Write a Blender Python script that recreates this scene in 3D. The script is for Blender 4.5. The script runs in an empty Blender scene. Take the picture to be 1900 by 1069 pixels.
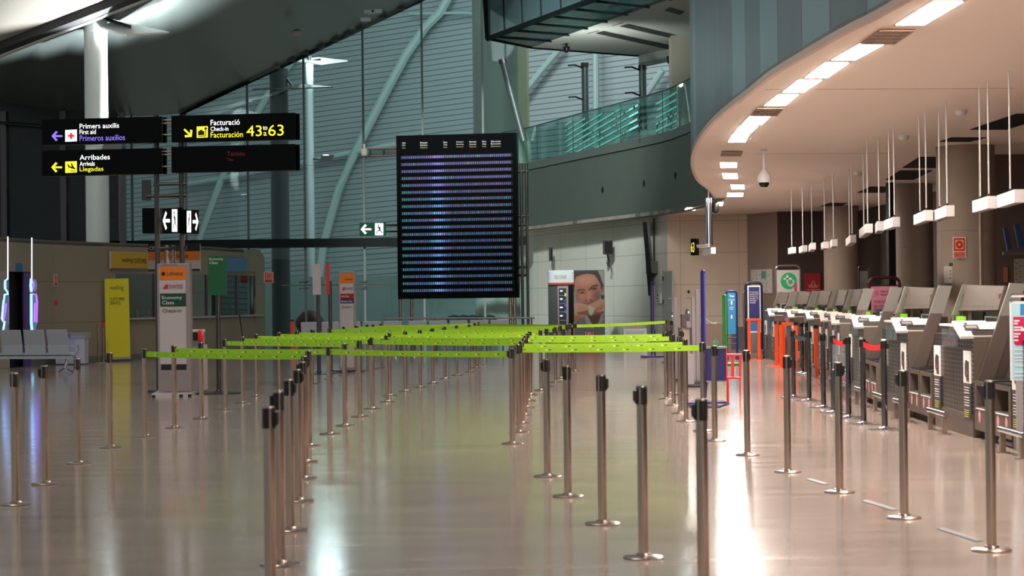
import bpy, bmesh, math, random
import numpy as np
from mathutils import Vector, Matrix
random.seed(7)
S = bpy.context.scene
C = S.collection
# ---------------------------------------------------------------- camera
F = 4000.0                       # focal length in pixels of the 1900 px wide frame
CAMH = 1.5
PITCH = math.atan(20.8 / F); ROLL = math.radians(0.663)
fwd = Vector((0, math.cos(PITCH), math.sin(PITCH)))
r0 = Vector((1, 0, 0)); u0 = r0.cross(fwd)
RT = (r0 * math.cos(ROLL) - u0 * math.sin(ROLL)).normalized()
UP = RT.cross(fwd).normalized()
cam_data = bpy.data.cameras.new('camera'); cam = bpy.data.objects.new('camera', cam_data); C.objects.link(cam)
M3 = Matrix((RT, UP, -fwd)).transposed()
cam.matrix_world = Matrix.Translation((0, 0, CAMH)) @ M3.to_4x4()
cam_data.sensor_width = 36; cam_data.lens = 36 * F / 1900
cam_data.clip_start = .1; cam_data.clip_end = 500
cam_data.dof.use_dof = True; cam_data.dof.focus_distance = 40; cam_data.dof.aperture_fstop = 5.0
S.camera = cam
S.view_settings.view_transform = 'Standard'; S.view_settings.look = 'None'
S.view_settings.gamma = 1; S.view_settings.exposure = 0.30
# ---------------------------------------------------------------- world: dim teal ambient fill around the hall
W = bpy.data.worlds.new('world'); S.world = W; W.use_nodes = True
W.node_tree.nodes['Background'].inputs[0].default_value = (.60, .72, .70, 1)
W.node_tree.nodes['Background'].inputs[1].default_value = .30

def lamp(name, kind, loc, energy, color, target=None, **k):
    d = bpy.data.lights.new(name, kind); d.energy = energy; d.color = color
    for a, b in k.items(): setattr(d, a, b)
    o = bpy.data.objects.new(name, d); o.location = loc; C.objects.link(o)
    if target is not None:
        o.rotation_euler = (Vector(target) - Vector(loc)).to_track_quat('-Z', 'Y').to_euler()
    return o

# fill lamps added high over the hall, with no fixtures in view
lamp('hall_fill_front', 'AREA', (-7, 20, 22), 1900, (1, .97, .92), (-4, 38, 0), size=6)
lamp('hall_fill_back', 'SPOT', (-4, 27, 22), 80000, (.95, 1, .96), (.5, 74, 2.6), spot_size=math.radians(17), spot_blend=.6, shadow_soft_size=1.2)
lamp('roof_fill', 'POINT', (-12.8, 51.5, 8.0), 90, (.95, 1, .98), shadow_soft_size=.3)  # added lamp left of the view, brightens the cream roof
lamp('mezzanine_fill', 'SPOT', (2.2, 64.5, 7.2), 350, (.95, 1, .96), (2.2, 66, 9.6), spot_size=2.6, spot_blend=1, shadow_soft_size=.5)  # added upward lamp for the canopy soffit, no fixture shown
lamp('bridge_fill', 'POINT', (3.5, 66, 12), 500, (.85, 1, 1), shadow_soft_size=1)  # added lamp to lighten the bridge glass, no fixture shown
# ---------------------------------------------------------------- where a photo pixel lies in the place
CO = Vector((0, 0, CAMH))
def ray(x, y): return fwd * F + RT * (x - 950) - UP * (y - 534.5)
def G(x, y, z=0.0):
    r = ray(x, y); return CO + r * ((z - CAMH) / r.z)
def P(x, y, Y):
    r = ray(x, y); return CO + r * (Y / r.y)
class Plane:
    """vertical plane through ground point p, horizontal direction R (to the right as seen)"""
    def __init__(s, p, R):
        s.p = Vector((p[0], p[1], 0)); s.R = Vector((R[0], R[1], 0)).normalized(); s.N = Vector((s.R.y, -s.R.x, 0))
        s.U = Vector((0, 0, 1))
    def hit(s, x, y):
        r = ray(x, y); t = (s.p - CO).dot(s.N) / r.dot(s.N); return CO + r * t
    def shift(s, d): return Plane(s.p + s.N * d, s.R)
def through(a, b): return Plane(a, (b[0] - a[0], b[1] - a[1]))
def facing(Y, ang=0, X=0):
    a = math.radians(ang); return Plane((X, Y), (math.cos(a), -math.sin(a)))

# ---------------------------------------------------------------- materials
def lin(c):
    return tuple(((v / 255) / 12.92 if v / 255 <= .04045 else ((v / 255 + .055) / 1.055) ** 2.4) for v in c) + (1,)
MT = {}
def mat(name, col=(128, 128, 128), rough=.5, metal=0, spec=.5, emit=0, ecol=None, noise=0, nscale=8, bump=0, lincol=None):
    if name in MT: return MT[name]
    m = bpy.data.materials.new(name); m.use_nodes = True; nt = m.node_tree; b = nt.nodes['Principled BSDF']
    c = lincol if lincol else lin(col)
    b.inputs['Base Color'].default_value = c; b.inputs['Roughness'].default_value = rough; b.inputs['Metallic'].default_value = metal
    b.inputs['Specular IOR Level'].default_value = spec
    if emit:
        b.inputs['Emission Color'].default_value = lin(ecol or col); b.inputs['Emission Strength'].default_value = emit
    if noise or bump:
        tc = nt.nodes.new('ShaderNodeTexCoord'); n = nt.nodes.new('ShaderNodeTexNoise'); n.inputs['Scale'].default_value = nscale
        n.inputs['Detail'].default_value = 6
        nt.links.new(tc.outputs['Object'], n.inputs['Vector'])
        if noise:
            r = nt.nodes.new('ShaderNodeMapRange'); r.inputs['To Min'].default_value = 1 - noise; r.inputs['To Max'].default_value = 1 + noise
            nt.links.new(n.outputs['Fac'], r.inputs['Value'])
            v = nt.nodes.new('ShaderNodeVectorMath'); v.operation = 'SCALE'; v.inputs[0].default_value = c[:3]
            nt.links.new(r.outputs[0], v.inputs['Scale']); nt.links.new(v.outputs[0], b.inputs['Base Color'])
        if bump:
            bp = nt.nodes.new('ShaderNodeBump'); bp.inputs['Strength'].default_value = bump; bp.inputs['Distance'].default_value = .01
            nt.links.new(n.outputs['Fac'], bp.inputs['Height']); nt.links.new(bp.outputs[0], b.inputs['Normal'])
    MT[name] = m; return m
def glass(name, tint, refl=.12, rough=.02, haze=0, hcol=(150, 180, 175)):
    m = bpy.data.materials.new(name); m.use_nodes = True; nt = m.node_tree; nt.nodes.clear()
    o = nt.nodes.new('ShaderNodeOutputMaterial'); t = nt.nodes.new('ShaderNodeBsdfTransparent'); t.inputs[0].default_value = tint + (1,)
    g = nt.nodes.new('ShaderNodeBsdfGlossy'); g.inputs['Roughness'].default_value = rough
    lw0 = nt.nodes.new('ShaderNodeLayerWeight'); lw = nt.nodes.new('ShaderNodeMath'); lw.operation = 'POWER'; lw.inputs[1].default_value = 5; nt.links.new(lw0.outputs['Facing'], lw.inputs[0])
    a = nt.nodes.new('ShaderNodeMath'); a.operation = 'ADD'; a.inputs[1].default_value = refl; a.use_clamp = True
    mx = nt.nodes.new('ShaderNodeMixShader'); nt.links.new(lw.outputs[0], a.inputs[0]); nt.links.new(a.outputs[0], mx.inputs[0])
    last = t
    if haze:
        d = nt.nodes.new('ShaderNodeBsdfDiffuse'); d.inputs[0].default_value = lin(hcol); h = nt.nodes.new('ShaderNodeMixShader'); h.inputs[0].default_value = haze
        nt.links.new(t.outputs[0], h.inputs[1]); nt.links.new(d.outputs[0], h.inputs[2]); last = h
    nt.links.new(last.outputs[0], mx.inputs[1]); nt.links.new(g.outputs[0], mx.inputs[2]); nt.links.new(mx.outputs[0], o.inputs[0])
    return m
class NT:
    """tiny node helper"""
    def __init__(s, m): s.nt = m.node_tree
    def n(s, t, **k):
        x = s.nt.nodes.new(t)
        for a, b in k.items():
            if a.startswith('i_'):
                kk = a[2:]; x.inputs[int(kk) if kk.isdigit() else kk].default_value = b
            else: setattr(x, a, b)
        return x
    def l(s, a, b): s.nt.links.new(a, b)
    def math(s, op, a, b=None):
        x = s.n('ShaderNodeMath', operation=op)
        for i, v in enumerate((a, b)):
            if v is None: continue
            if isinstance(v, (int, float)): x.inputs[i].default_value = v
            else: s.l(v, x.inputs[i])
        return x.outputs[0]
STEEL = mat('brushed_steel', (176, 158, 148), .27, 1, noise=.06, nscale=30)
DSTEEL = mat('dark_steel', (96, 92, 92), .3, 1)
CHROME = mat('chrome', (205, 205, 210), .14, 1)
BLACK = mat('black_plastic', (18, 16, 17), .35)
BLACKM = mat('black_matt', (9, 9, 11), .7, spec=.2)
WHITE = mat('white_paint', (225, 222, 222), .4)
GREYP = mat('grey_paint', (150, 142, 142), .45)
LGREY = mat('light_grey_laminate', (186, 172, 172), .4)
ORANGE = mat('orange_paint', (240, 80, 20), .35)
RED = mat('red_plastic', (225, 24, 34), .35)
NAVY = mat('navy_paint', (22, 20, 84), .35)
BLUE = mat('light_blue_print', (44, 132, 182), .5)
YELLOW = mat('yellow_print', (222, 206, 30), .5)
GREEN = mat('green_print', (10, 84, 46), .5)
DGREEN = mat('dark_green_print', (12, 62, 44), .5)
MAROON = mat('maroon_paint', (74, 12, 28), .4)
PINK = mat('pink_print', (232, 150, 176), .5)
MAGENTA = mat('magenta_print', (190, 20, 80), .5)
LORANGE = mat('orange_print', (214, 112, 22), .5)
INK = mat('black_ink', (22, 20, 22), .6)
PAPER = mat('white_paper', (226, 220, 214), .7)
LIME = mat('lime_panel', (130, 200, 20), .5)
E_W = mat('lit_white', (255, 255, 255), emit=1.3, ecol=(245, 245, 250))
E_Y = mat('lit_yellow', (240, 225, 40), emit=1.0, ecol=(240, 226, 40))
E_P = mat('lit_violet', (130, 110, 230), emit=1.0, ecol=(126, 104, 226))
E_R = mat('lit_red', (225, 20, 40), emit=.9, ecol=(220, 30, 50))
E_DR = mat('dim_red_led', (80, 8, 14), emit=.5, ecol=(90, 10, 18))
E_G = mat('lit_green', (8, 60, 42), emit=.35, ecol=(10, 84, 60))

# ---------------------------------------------------------------- mesh helpers
def wl(o):
    v = Vector((0, 0, 0))
    while o: v += o.location; o = o.parent
    return v
def obj(name, bm, m, parent=None, smooth=False, bevel=0):
    me = bpy.data.meshes.new(name)
    if parent is not None:
        bmesh.ops.translate(bm, vec=-wl(parent), verts=bm.verts)
    bmesh.ops.recalc_face_normals(bm, faces=bm.faces)
    if smooth:
        for f in bm.faces: f.smooth = True
        for e in bm.edges:
            if len(e.link_faces) == 2 and e.calc_face_angle(0) > .7: e.smooth = False
    bm.to_mesh(me); bm.free(); me.materials.append(m)
    o = bpy.data.objects.new(name, me); C.objects.link(o)
    if parent is not None: o.parent = parent
    if bevel:
        b = o.modifiers.new('bevel', 'BEVEL'); b.width = bevel; b.segments = 2; b.limit_method = 'ANGLE'
    return o
def tag(o, label, cat, group=None):
    o['label'] = label; o['category'] = cat
    if group: o['group'] = group
    return o
def thing(name, label, cat, loc=(0, 0, 0), group=None, rz=0):
    o = bpy.data.objects.new(name, None); o.location = loc; o.rotation_euler = (0, 0, rz); o.empty_display_size = .1
    C.objects.link(o); return tag(o, label, cat, group)
def struct(name, bm, m, smooth=False):
    o = obj(name, bm, m, smooth=smooth); o['kind'] = 'structure'; return o
def dup(root, loc, rz=0, label=None, group=None):
    r = root.copy(); C.objects.link(r); r.location = loc; r.rotation_euler = (0, 0, rz)
    if label: r['label'] = label
    if group: r['group'] = group
    for ch in list(root.children):
        c = ch.copy(); C.objects.link(c); c.parent = r
        for g in list(ch.children):
            d = g.copy(); C.objects.link(d); d.parent = c
    return r
def B(): return bmesh.new()
def box(bm, x0, x1, y0, y1, z0, z1):
    v = [bm.verts.new((x, y, z)) for z in (z0, z1) for x, y in ((x0, y0), (x1, y0), (x1, y1), (x0, y1))]
    for f in ((0, 1, 2, 3), (4, 5, 6, 7), (0, 1, 5, 4), (1, 2, 6, 5), (2, 3, 7, 6), (3, 0, 4, 7)):
        bm.faces.new([v[i] for i in f])
    return bm
def obox(bm, O, R, U, N, w, h, t):
    """box: corner O, w along R, h along U, t along -N"""
    R = R.normalized(); U = U.normalized(); N = N.normalized(); O = Vector(O)
    v = [bm.verts.new(O + R * a * w + U * b * h - N * c * t) for c in (0, 1) for a, b in ((0, 0), (1, 0), (1, 1), (0, 1))]
    for f in ((0, 1, 2, 3), (4, 5, 6, 7), (0, 1, 5, 4), (1, 2, 6, 5), (2, 3, 7, 6), (3, 0, 4, 7)):
        bm.faces.new([v[i] for i in f])
    return bm
def prism(bm, pts, vec):
    vec = Vector(vec); a = [bm.verts.new(Vector(p)) for p in pts]; b = [bm.verts.new(Vector(p) + vec) for p in pts]
    bm.faces.new(a); bm.faces.new(b[::-1]); n = len(a)
    for i in range(n): bm.faces.new((a[i], a[(i + 1) % n], b[(i + 1) % n], b[i]))
    return bm
def tube(bm, pts, r, seg=10, r2=None, closed=False):
    pts = [Vector(p) for p in pts]; n = len(pts); rings = []
    for i, p in enumerate(pts):
        if closed: d = (pts[(i + 1) % n] - pts[i - 1])
        else: d = pts[min(i + 1, n - 1)] - pts[max(i - 1, 0)]
        d.normalize(); a = d.orthogonal().normalized()
        ref = Vector((0, 0, 1)) if abs(d.z) < .9 else Vector((0, 1, 0))
        a = d.cross(ref).normalized(); b = d.cross(a)
        rr = r if r2 is None else r + (r2 - r) * i / (n - 1)
        rings.append([bm.verts.new(p + (a * math.cos(2 * math.pi * k / seg) + b * math.sin(2 * math.pi * k / seg)) * rr) for k in range(seg)])
    for i in range(n if closed else n - 1):
        A = rings[i]; Bq = rings[(i + 1) % n]
        for k in range(seg): bm.faces.new((A[k], A[(k + 1) % seg], Bq[(k + 1) % seg], Bq[k]))
    if not closed: bm.faces.new(rings[0]); bm.faces.new(rings[-1])
    return bm
def lathe(bm, prof, c=(0, 0, 0), seg=24):
    rings = [[bm.verts.new((c[0] + r * math.cos(2 * math.pi * k / seg), c[1] + r * math.sin(2 * math.pi * k / seg), c[2] + z)) for k in range(seg)] for r, z in prof]
    for A, Bq in zip(rings, rings[1:]):
        for k in range(seg): bm.faces.new((A[k], A[(k + 1) % seg], Bq[(k + 1) % seg], Bq[k]))
    bm.faces.new(rings[0]); bm.faces.new(rings[-1]); return bm
def slab_px(bm, x1, y1, x2, y2, pl, t=.03):
    """box whose front face covers the pixel box on the vertical plane"""
    ym = (y1 + y2) / 2; xm = (x1 + x2) / 2
    L = pl.hit(x1, ym); Rr = pl.hit(x2, ym); T = pl.hit(xm, y1); Bo = pl.hit(xm, y2)
    O = Vector((L.x, L.y, Bo.z)); w = (Rr - L).dot(pl.R)
    return obox(bm, O, pl.R, pl.U, pl.N, w, T.z - Bo.z, t)
def poly_px(bm, pts, pl, t=.02):
    return prism(bm, [pl.hit(*p) for p in pts], -pl.N * t)
_tc = {}
def txt(name, body, x1, y1, x2, y2, pl, m, parent, off=.006, t=.003):
    """words fitted to the pixel box on the plane"""
    if body not in _tc:
        cu = bpy.data.curves.new('t', 'FONT'); cu.body = body; cu.extrude = 0; cu.resolution_u = 3; o = bpy.data.objects.new('t', cu); C.objects.link(o)
        dg = bpy.context.evaluated_depsgraph_get(); me = bpy.data.meshes.new_from_object(o.evaluated_get(dg)); bpy.data.objects.remove(o)
        co = np.array([v.co[:2] for v in me.vertices]); fc = [tuple(p.vertices) for p in me.polygons]; _tc[body] = (co, fc)
        bpy.data.meshes.remove(me)
    co, fc = _tc[body]; lo = co.min(0); hi = co.max(0)
    ym = (y1 + y2) / 2; xm = (x1 + x2) / 2
    L = pl.hit(x1, ym); Rr = pl.hit(x2, ym); T = pl.hit(xm, y1); Bo = pl.hit(xm, y2); w = (Rr - L).dot(pl.R); h = T.z - Bo.z
    O = Vector((L.x, L.y, Bo.z)) + pl.N * off
    bm = B(); vs = [bm.verts.new(O + pl.R * ((c[0] - lo[0]) / (hi[0] - lo[0]) * w) + pl.U * ((c[1] - lo[1]) / (hi[1] - lo[1]) * h)) for c in co]
    for f in fc:
        try: bm.faces.new([vs[i] for i in f])
        except ValueError: pass
    return obj(name, bm, m, parent)
def arrow(bm, cx, cy, s, ang, pl, off=.006, sx=1):
    """flat arrow of pixel size s pointing along ang (0 = right, ccw)"""
    a = math.radians(ang); q = pl.shift(off)
    base = [(-.5, .09), (.22, .09), (-.06, .38), (.12, .5), (.55, 0), (.12, -.5), (-.06, -.38), (.22, -.09), (-.5, -.09)]
    pts = [(cx + sx * s * (x * math.cos(a) - y * math.sin(a)), cy - s * (x * math.sin(a) + y * math.cos(a))) for x, y in base]
    return poly_px(bm, pts, q, .003)
def disc_px(bm, cx, cy, rx, ry, pl, off=.006, t=.003, n=28):
    q = pl.shift(off); return poly_px(bm, [(cx + rx * math.cos(2 * math.pi * k / n), cy + ry * math.sin(2 * math.pi * k / n)) for k in range(n)], q, t)
def painted(name, img, x1, y1, x2, y2, pl, parent, off=.004, rough=.5):
    """a printed picture: img is rows x cols x 3 sRGB 0-255, as vertex colours on a fine grid"""
    H, Wd = img.shape[:2]; bm = B(); q = pl.shift(off)
    ym = (y1 + y2) / 2; xm = (x1 + x2) / 2
    L = q.hit(x1, ym); Rr = q.hit(x2, ym); T = q.hit(xm, y1); Bo = q.hit(xm, y2); w = (Rr - L).dot(pl.R); h = T.z - Bo.z
    O = Vector((L.x, L.y, Bo.z))
    vs = [[bm.verts.new(O + pl.R * (w * j / (Wd - 1)) + pl.U * (h * (1 - i / (H - 1)))) for j in range(Wd)] for i in range(H)]
    for i in range(H - 1):
        for j in range(Wd - 1): bm.faces.new((vs[i][j], vs[i + 1][j], vs[i + 1][j + 1], vs[i][j + 1]))
    m = bpy.data.materials.get('printed_picture')
    if not m:
        m = bpy.data.materials.new('printed_picture'); m.use_nodes = True; N = NT(m); a = N.n('ShaderNodeAttribute', attribute_name='Col'); b = m.node_tree.nodes['Principled BSDF']
        N.l(a.outputs['Color'], b.inputs['Base Color']); b.inputs['Roughness'].default_value = rough
    o = obj(name, bm, m, parent)
    ca = o.data.color_attributes.new('Col', 'FLOAT_COLOR', 'POINT'); c = img.reshape(-1, 3) / 255.0
    c = np.where(c <= .04045, c / 12.92, ((c + .055) / 1.055) ** 2.4); c = np.c_[c, np.ones(len(c))]
    ca.data.foreach_set('color', c.astype(np.float32).ravel()); return o
ORD = ['first', 'second', 'third', 'fourth', 'fifth', 'sixth', 'seventh', 'eighth', 'ninth', 'tenth', 'eleventh', 'twelfth', 'thirteenth', 'fourteenth', 'fifteenth', 'sixteenth', 'seventeenth', 'eighteenth', 'nineteenth', 'twentieth', 'twenty-first', 'twenty-second']
# ================================================================ SETTING
ZC = 3.9          # height of the soffit over the counters
# floor: polished beige marble laid in long slabs
def floor_mat():
    m = mat('polished_marble', (170, 155, 145), .16); N = NT(m); b = m.node_tree.nodes['Principled BSDF']
    tc = N.n('ShaderNodeTexCoord'); mp = N.n('ShaderNodeMapping'); N.l(tc.outputs['Object'], mp.inputs['Vector'])
    br = N.n('ShaderNodeTexBrick', offset=.5, i_Scale=1.0); br.inputs['Brick Width'].default_value = 1.2; br.inputs['Row Height'].default_value = .6
    br.inputs['Mortar Size'].default_value = .002; br.inputs['Color1'].default_value = lin((168, 149, 138)); br.inputs['Color2'].default_value = lin((160, 142, 131)); br.inputs['Mortar'].default_value = lin((146, 129, 119))
    N.l(mp.outputs[0], br.inputs['Vector'])
    m2 = N.n('ShaderNodeMapping'); m2.inputs['Scale'].default_value = (.35, 2.2, 1); N.l(tc.outputs['Object'], m2.inputs['Vector'])
    ns = N.n('ShaderNodeTexNoise', i_Scale=1.6, i_Detail=8.0, i_Roughness=.6); N.l(m2.outputs[0], ns.inputs['Vector'])
    mr = N.n('ShaderNodeMapRange'); mr.inputs['From Min'].default_value = .3; mr.inputs['From Max'].default_value = .7; mr.inputs['To Min'].default_value = .86; mr.inputs['To Max'].default_value = 1.10; N.l(ns.outputs['Fac'], mr.inputs['Value'])
    v = N.n('ShaderNodeVectorMath', operation='SCALE'); N.l(br.outputs['Color'], v.inputs[0]); N.l(mr.outputs[0], v.inputs['Scale']); N.l(v.outputs[0], b.inputs['Base Color'])
    r = N.n('ShaderNodeMapRange'); r.inputs['From Min'].default_value = .25; r.inputs['From Max'].default_value = .75; r.inputs['To Min'].default_value = .10; r.inputs['To Max'].default_value = .155; N.l(ns.outputs['Fac'], r.inputs['Value']); N.l(r.outputs[0], b.inputs['Roughness'])
    n2 = N.n('ShaderNodeTexNoise', i_Scale=3.0, i_Detail=2.0); N.l(tc.outputs['Object'], n2.inputs['Vector'])
    bp = N.n('ShaderNodeBump'); bp.inputs['Strength'].default_value = .07; bp.inputs['Distance'].default_value = .004; N.l(n2.outputs['Fac'], bp.inputs['Height']); N.l(bp.outputs[0], b.inputs['Normal'])
    b.inputs['Specular IOR Level'].default_value = .6
    return m
struct('floor', box(B(), -30, 14, -8, 130, -.2, 0), floor_mat())

def strip(pts, z0, z1, t=.12, side=1):
    """vertical wall band following ground points"""
    bm = B(); pts = [Vector((p[0], p[1], 0)) for p in pts]; n = len(pts); off = []
    for i in range(n):
        d = (pts[min(i + 1, n - 1)] - pts[max(i - 1, 0)]).normalized(); off.append(Vector((d.y, -d.x, 0)) * t * side)
    a = [[bm.verts.new(p + Vector((0, 0, z))) for z in (z0, z1)] for p in pts]
    b = [[bm.verts.new(p + o + Vector((0, 0, z))) for z in (z0, z1)] for p, o in zip(pts, off)]
    for i in range(n - 1):
        bm.faces.new((a[i][0], a[i + 1][0], a[i + 1][1], a[i][1])); bm.faces.new((b[i][0], b[i + 1][0], b[i + 1][1], b[i][1]))
        bm.faces.new((a[i][1], a[i + 1][1], b[i + 1][1], b[i][1])); bm.faces.new((a[i][0], a[i + 1][0], b[i + 1][0], b[i][0]))
    for i in (0, -1): bm.faces.new((a[i][0], a[i][1], b[i][1], b[i][0]))
    return bm
def smooth_curve(pts, k=8):
    out = []; n = len(pts)
    for i in range(n - 1):
        p0, p1, p2, p3 = [Vector(pts[j][:2]) for j in (max(i - 1, 0), i, i + 1, min(i + 2, n - 1))]
        for s in range(k):
            t = s / k; out.append(.5 * ((2 * p1) + (p2 - p0) * t + (2 * p0 - 5 * p1 + 4 * p2 - p3) * t * t + (3 * p1 - p0 - 3 * p2 + p3) * t ** 3))
    out.append(Vector(pts[-1][:2])); return out

# ---- curved soffit edge, clad wall above it and ceiling
edge_px = [(1681, 0), (1576.6, 55.6), (1536, 77.5), (1437, 136), (1395, 168), (1327, 222), (1297, 259), (1285, 286), (1283.5, 310), (1294, 335), (1314, 352), (1326, 368)]
edge = [G(x, y, ZC) for x, y in edge_px]
pre = [Vector((4.6, -8, 0)), Vector((4.1, 2, 0)), Vector((3.62, 10, 0))]
edge = smooth_curve(pre + edge, 6)
def clad_mat():
    m = mat('clad_panels', (92, 104, 108), .38, .25); N = NT(m); b = m.node_tree.nodes['Principled BSDF']
    tc = N.n('ShaderNodeTexCoord'); sp = N.n('ShaderNodeSeparateXYZ'); N.l(tc.outputs['Object'], sp.inputs[0])
    s = N.math('MULTIPLY', sp.outputs['Y'], 1 / 1.35); fl = N.math('FLOOR', s)
    wn = N.n('ShaderNodeTexWhiteNoise', noise_dimensions='1D'); N.l(fl, wn.inputs['W'])
    cr = N.n('ShaderNodeValToRGB'); e = cr.color_ramp.elements; e[0].color = lin((88, 104, 110)); e[1].color = lin((138, 128, 130)); x = e.new(.5); x.color = lin((102, 120, 124)); x = e.new(.72); x.color = lin((112, 140, 146)); cr.color_ramp.interpolation = 'CONSTANT'
    N.l(wn.outputs['Value'], cr.inputs[0])
    fr = N.math('FRACT', s); g = N.math('LESS_THAN', fr, .025); mx = N.n('ShaderNodeMix', data_type='RGBA'); mx.inputs['B'].default_value = lin((40, 50, 54)); N.l(g, mx.inputs['Factor']); N.l(cr.outputs[0], mx.inputs['A'])
    N.l(mx.outputs['Result'], b.inputs['Base Color'])
    n2 = N.n('ShaderNodeTexNoise', i_Scale=.5, i_Detail=2.0); N.l(tc.outputs['Object'], n2.inputs['Vector']); bp = N.n('ShaderNodeBump'); bp.inputs['Strength'].default_value = .35; bp.inputs['Distance'].default_value = .12
    N.l(n2.outputs['Fac'], bp.inputs['Height']); N.l(bp.outputs[0], b.inputs['Normal'])
    return m
struct('wall_right', strip(edge, ZC + .05, 13.5, .07), clad_mat(), True)
COPPER = mat('copper_trim', (206, 172, 154), .35, .3)
struct('trim_1', strip([(p[0] - .012, p[1]) for p in edge], ZC - .012, ZC + .055, .05), COPPER, True)
# fascia of the mezzanine
fas_px = [(1250, 393), (1205, 399.5), (1150, 406), (1080, 414), (1030, 420), (978, 426)]
fas = [edge[-1], Vector((4.95, 56.5))] + [G(x, y, ZC).to_2d() for x, y in fas_px] + [Vector((-.35, 76.5))]
fas = smooth_curve(fas, 6)
FASC = mat('mezzanine_fascia', (82, 93, 86), .6, noise=.12, nscale=2)
struct('wall_mezzanine', strip(fas, ZC - .02, 5.95, .25), FASC, True)
struct('trim_2', strip([(p[0] - .02, p[1] - .02) for p in fas], 5.95, 6.2, .3), mat('fascia_lip', (90, 101, 96), .5), True)
struct('trim_3', strip([(p[0] - .012, p[1] - .012) for p in fas], 5.93, 5.97, .02), BLACKM, True)
# ceiling over the counters: a horizontal slab filling from the curved edge to the back wall
CEIL = mat('cream_ceiling', (240, 224, 212), .75, noise=.02, nscale=1)
def ceil_slab():
    bm = B(); row = []
    allp = edge + fas[1:]
    for p in allp: row.append((bm.verts.new((p[0], p[1], ZC)), bm.verts.new((10.2, p[1] if True else 0, ZC))))
    for a, b in zip(row, row[1:]):
        try: bm.faces.new((a[0], b[0], b[1], a[1]))
        except ValueError: pass
    r = bmesh.ops.extrude_face_region(bm, geom=bm.faces[:]); bmesh.ops.translate(bm, vec=(0, 0, .1), verts=[v for v in r['geom'] if isinstance(v, bmesh.types.BMVert)])
    return bm
struct('ceiling', ceil_slab(), CEIL)
# ---- far walls
def tile_mat(name, c1, c2, sw=.9, sh=.93):
    m = mat(name, c1, .55); N = NT(m); b = m.node_tree.nodes['Principled BSDF']
    tc = N.n('ShaderNodeTexCoord'); sp = N.n('ShaderNodeSeparateXYZ'); N.l(tc.outputs['Object'], sp.inputs[0])
    z = N.math('FRACT', N.math('MULTIPLY', sp.outputs['Z'], 1 / sh)); g = N.math('LESS_THAN', z, .018)
    s2 = N.math('ADD', sp.outputs['X'], N.math('MULTIPLY', sp.outputs['Y'], -.35)); x = N.math('FRACT', N.math('MULTIPLY', s2, 1 / (sw * 1.9))); g2 = N.math('LESS_THAN', x, .008)
    gg = N.math('MAXIMUM', g, g2); ns = N.n('ShaderNodeTexNoise', i_Scale=1.2, i_Detail=5.0); N.l(tc.outputs['Object'], ns.inputs['Vector'])
    mx = N.n('ShaderNodeMix', data_type='RGBA'); N.l(ns.outputs['Fac'], mx.inputs['Factor']); mx.inputs['A'].default_value = lin(c1); mx.inputs['B'].default_value = lin(c2)
    m2 = N.n('ShaderNodeMix', data_type='RGBA'); N.l(gg, m2.inputs['Factor']); N.l(mx.outputs['Result'], m2.inputs['A']); m2.inputs['B'].default_value = lin(tuple(v * .72 for v in c1)); N.l(m2.outputs['Result'], b.inputs['Base Color'])
    return m
WTILE = tile_mat('pale_stone_wall', (224, 226, 214), (212, 215, 205))
CTILE = tile_mat('cream_stone_wall', (214, 196, 176), (204, 184, 164))
WA, WB = (.3, 78.0), (4.55, 62.9)
struct('wall_back_left', strip([WA, WB], 0, 6.0, .2, -1), WTILE)
struct('wall_back_center', box(B(), 4.55, 6.88, 62.9, 63.1, 0, ZC + .05), CTILE)
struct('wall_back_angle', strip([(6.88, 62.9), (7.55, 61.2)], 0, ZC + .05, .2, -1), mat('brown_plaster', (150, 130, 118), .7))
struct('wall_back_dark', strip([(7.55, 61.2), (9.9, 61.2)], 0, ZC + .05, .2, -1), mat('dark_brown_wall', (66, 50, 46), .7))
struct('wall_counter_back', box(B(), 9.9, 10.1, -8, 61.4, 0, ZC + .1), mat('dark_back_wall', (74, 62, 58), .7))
struct('baseboard_back', box(B(), 4.55, 6.88, 62.86, 62.9, 0, .62), mat('grey_dado', (112, 104, 98), .5))

for x, y, lab in ((1119, 353, 'small dark slot in the mezzanine fascia, left one'), (1196, 341, 'small dark slot in the mezzanine fascia, middle one'), (1254, 326, 'small dark slot in the mezzanine fascia, right one')):
    best = min(range(len(fas) - 1), key=lambda i: abs(950 + F * (fas[i][0] + fas[i + 1][0]) / (fas[i][1] + fas[i + 1][1]) - x)); q = through(fas[best], fas[best + 1]).shift(.01)
    tag(obj('fascia_slot', poly_px(B(), [(x, y - 7), (x + 1.6, y), (x, y + 6), (x - 1.6, y)], q, .03), BLACKM), lab, 'slot', 'slots in the fascia')
# columns behind the counters
CONC = mat('raw_concrete', (150, 134, 120), .75, noise=.14, nscale=3, bump=.2)
for i, (x, yt, lab) in enumerate([(1802, 268, 'round concrete column behind the nearest counters carrying the red alarm sign'), (1697, 340, 'round concrete column behind the counters between the two other columns'), (1565, 381, 'round concrete column farthest back beside the red poster')]):
    p = G(x, yt, ZC); r = .47
    o = obj('concrete_column', lathe(B(), [(r, 0), (r, 1.0), (r - .006, 1.005), (r - .006, 1.02), (r, 1.025), (r, 2.5), (r - .006, 2.505), (r - .006, 2.52), (r, 2.525), (r, ZC)], (p.x, p.y + r, 0), 48), CONC, smooth=True)
    tag(o, lab, 'column', 'round concrete columns behind the counters'); MT['col%d' % i] = (p.x, p.y + r)
# dark bulkhead/back shelving seen between columns
tag(obj('black_service_duct', box(B(), 8.05, 8.2, 46.0, 46.3, 0, ZC), BLACKM), 'black vertical service duct standing left of the alarm sign column', 'duct')

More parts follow.
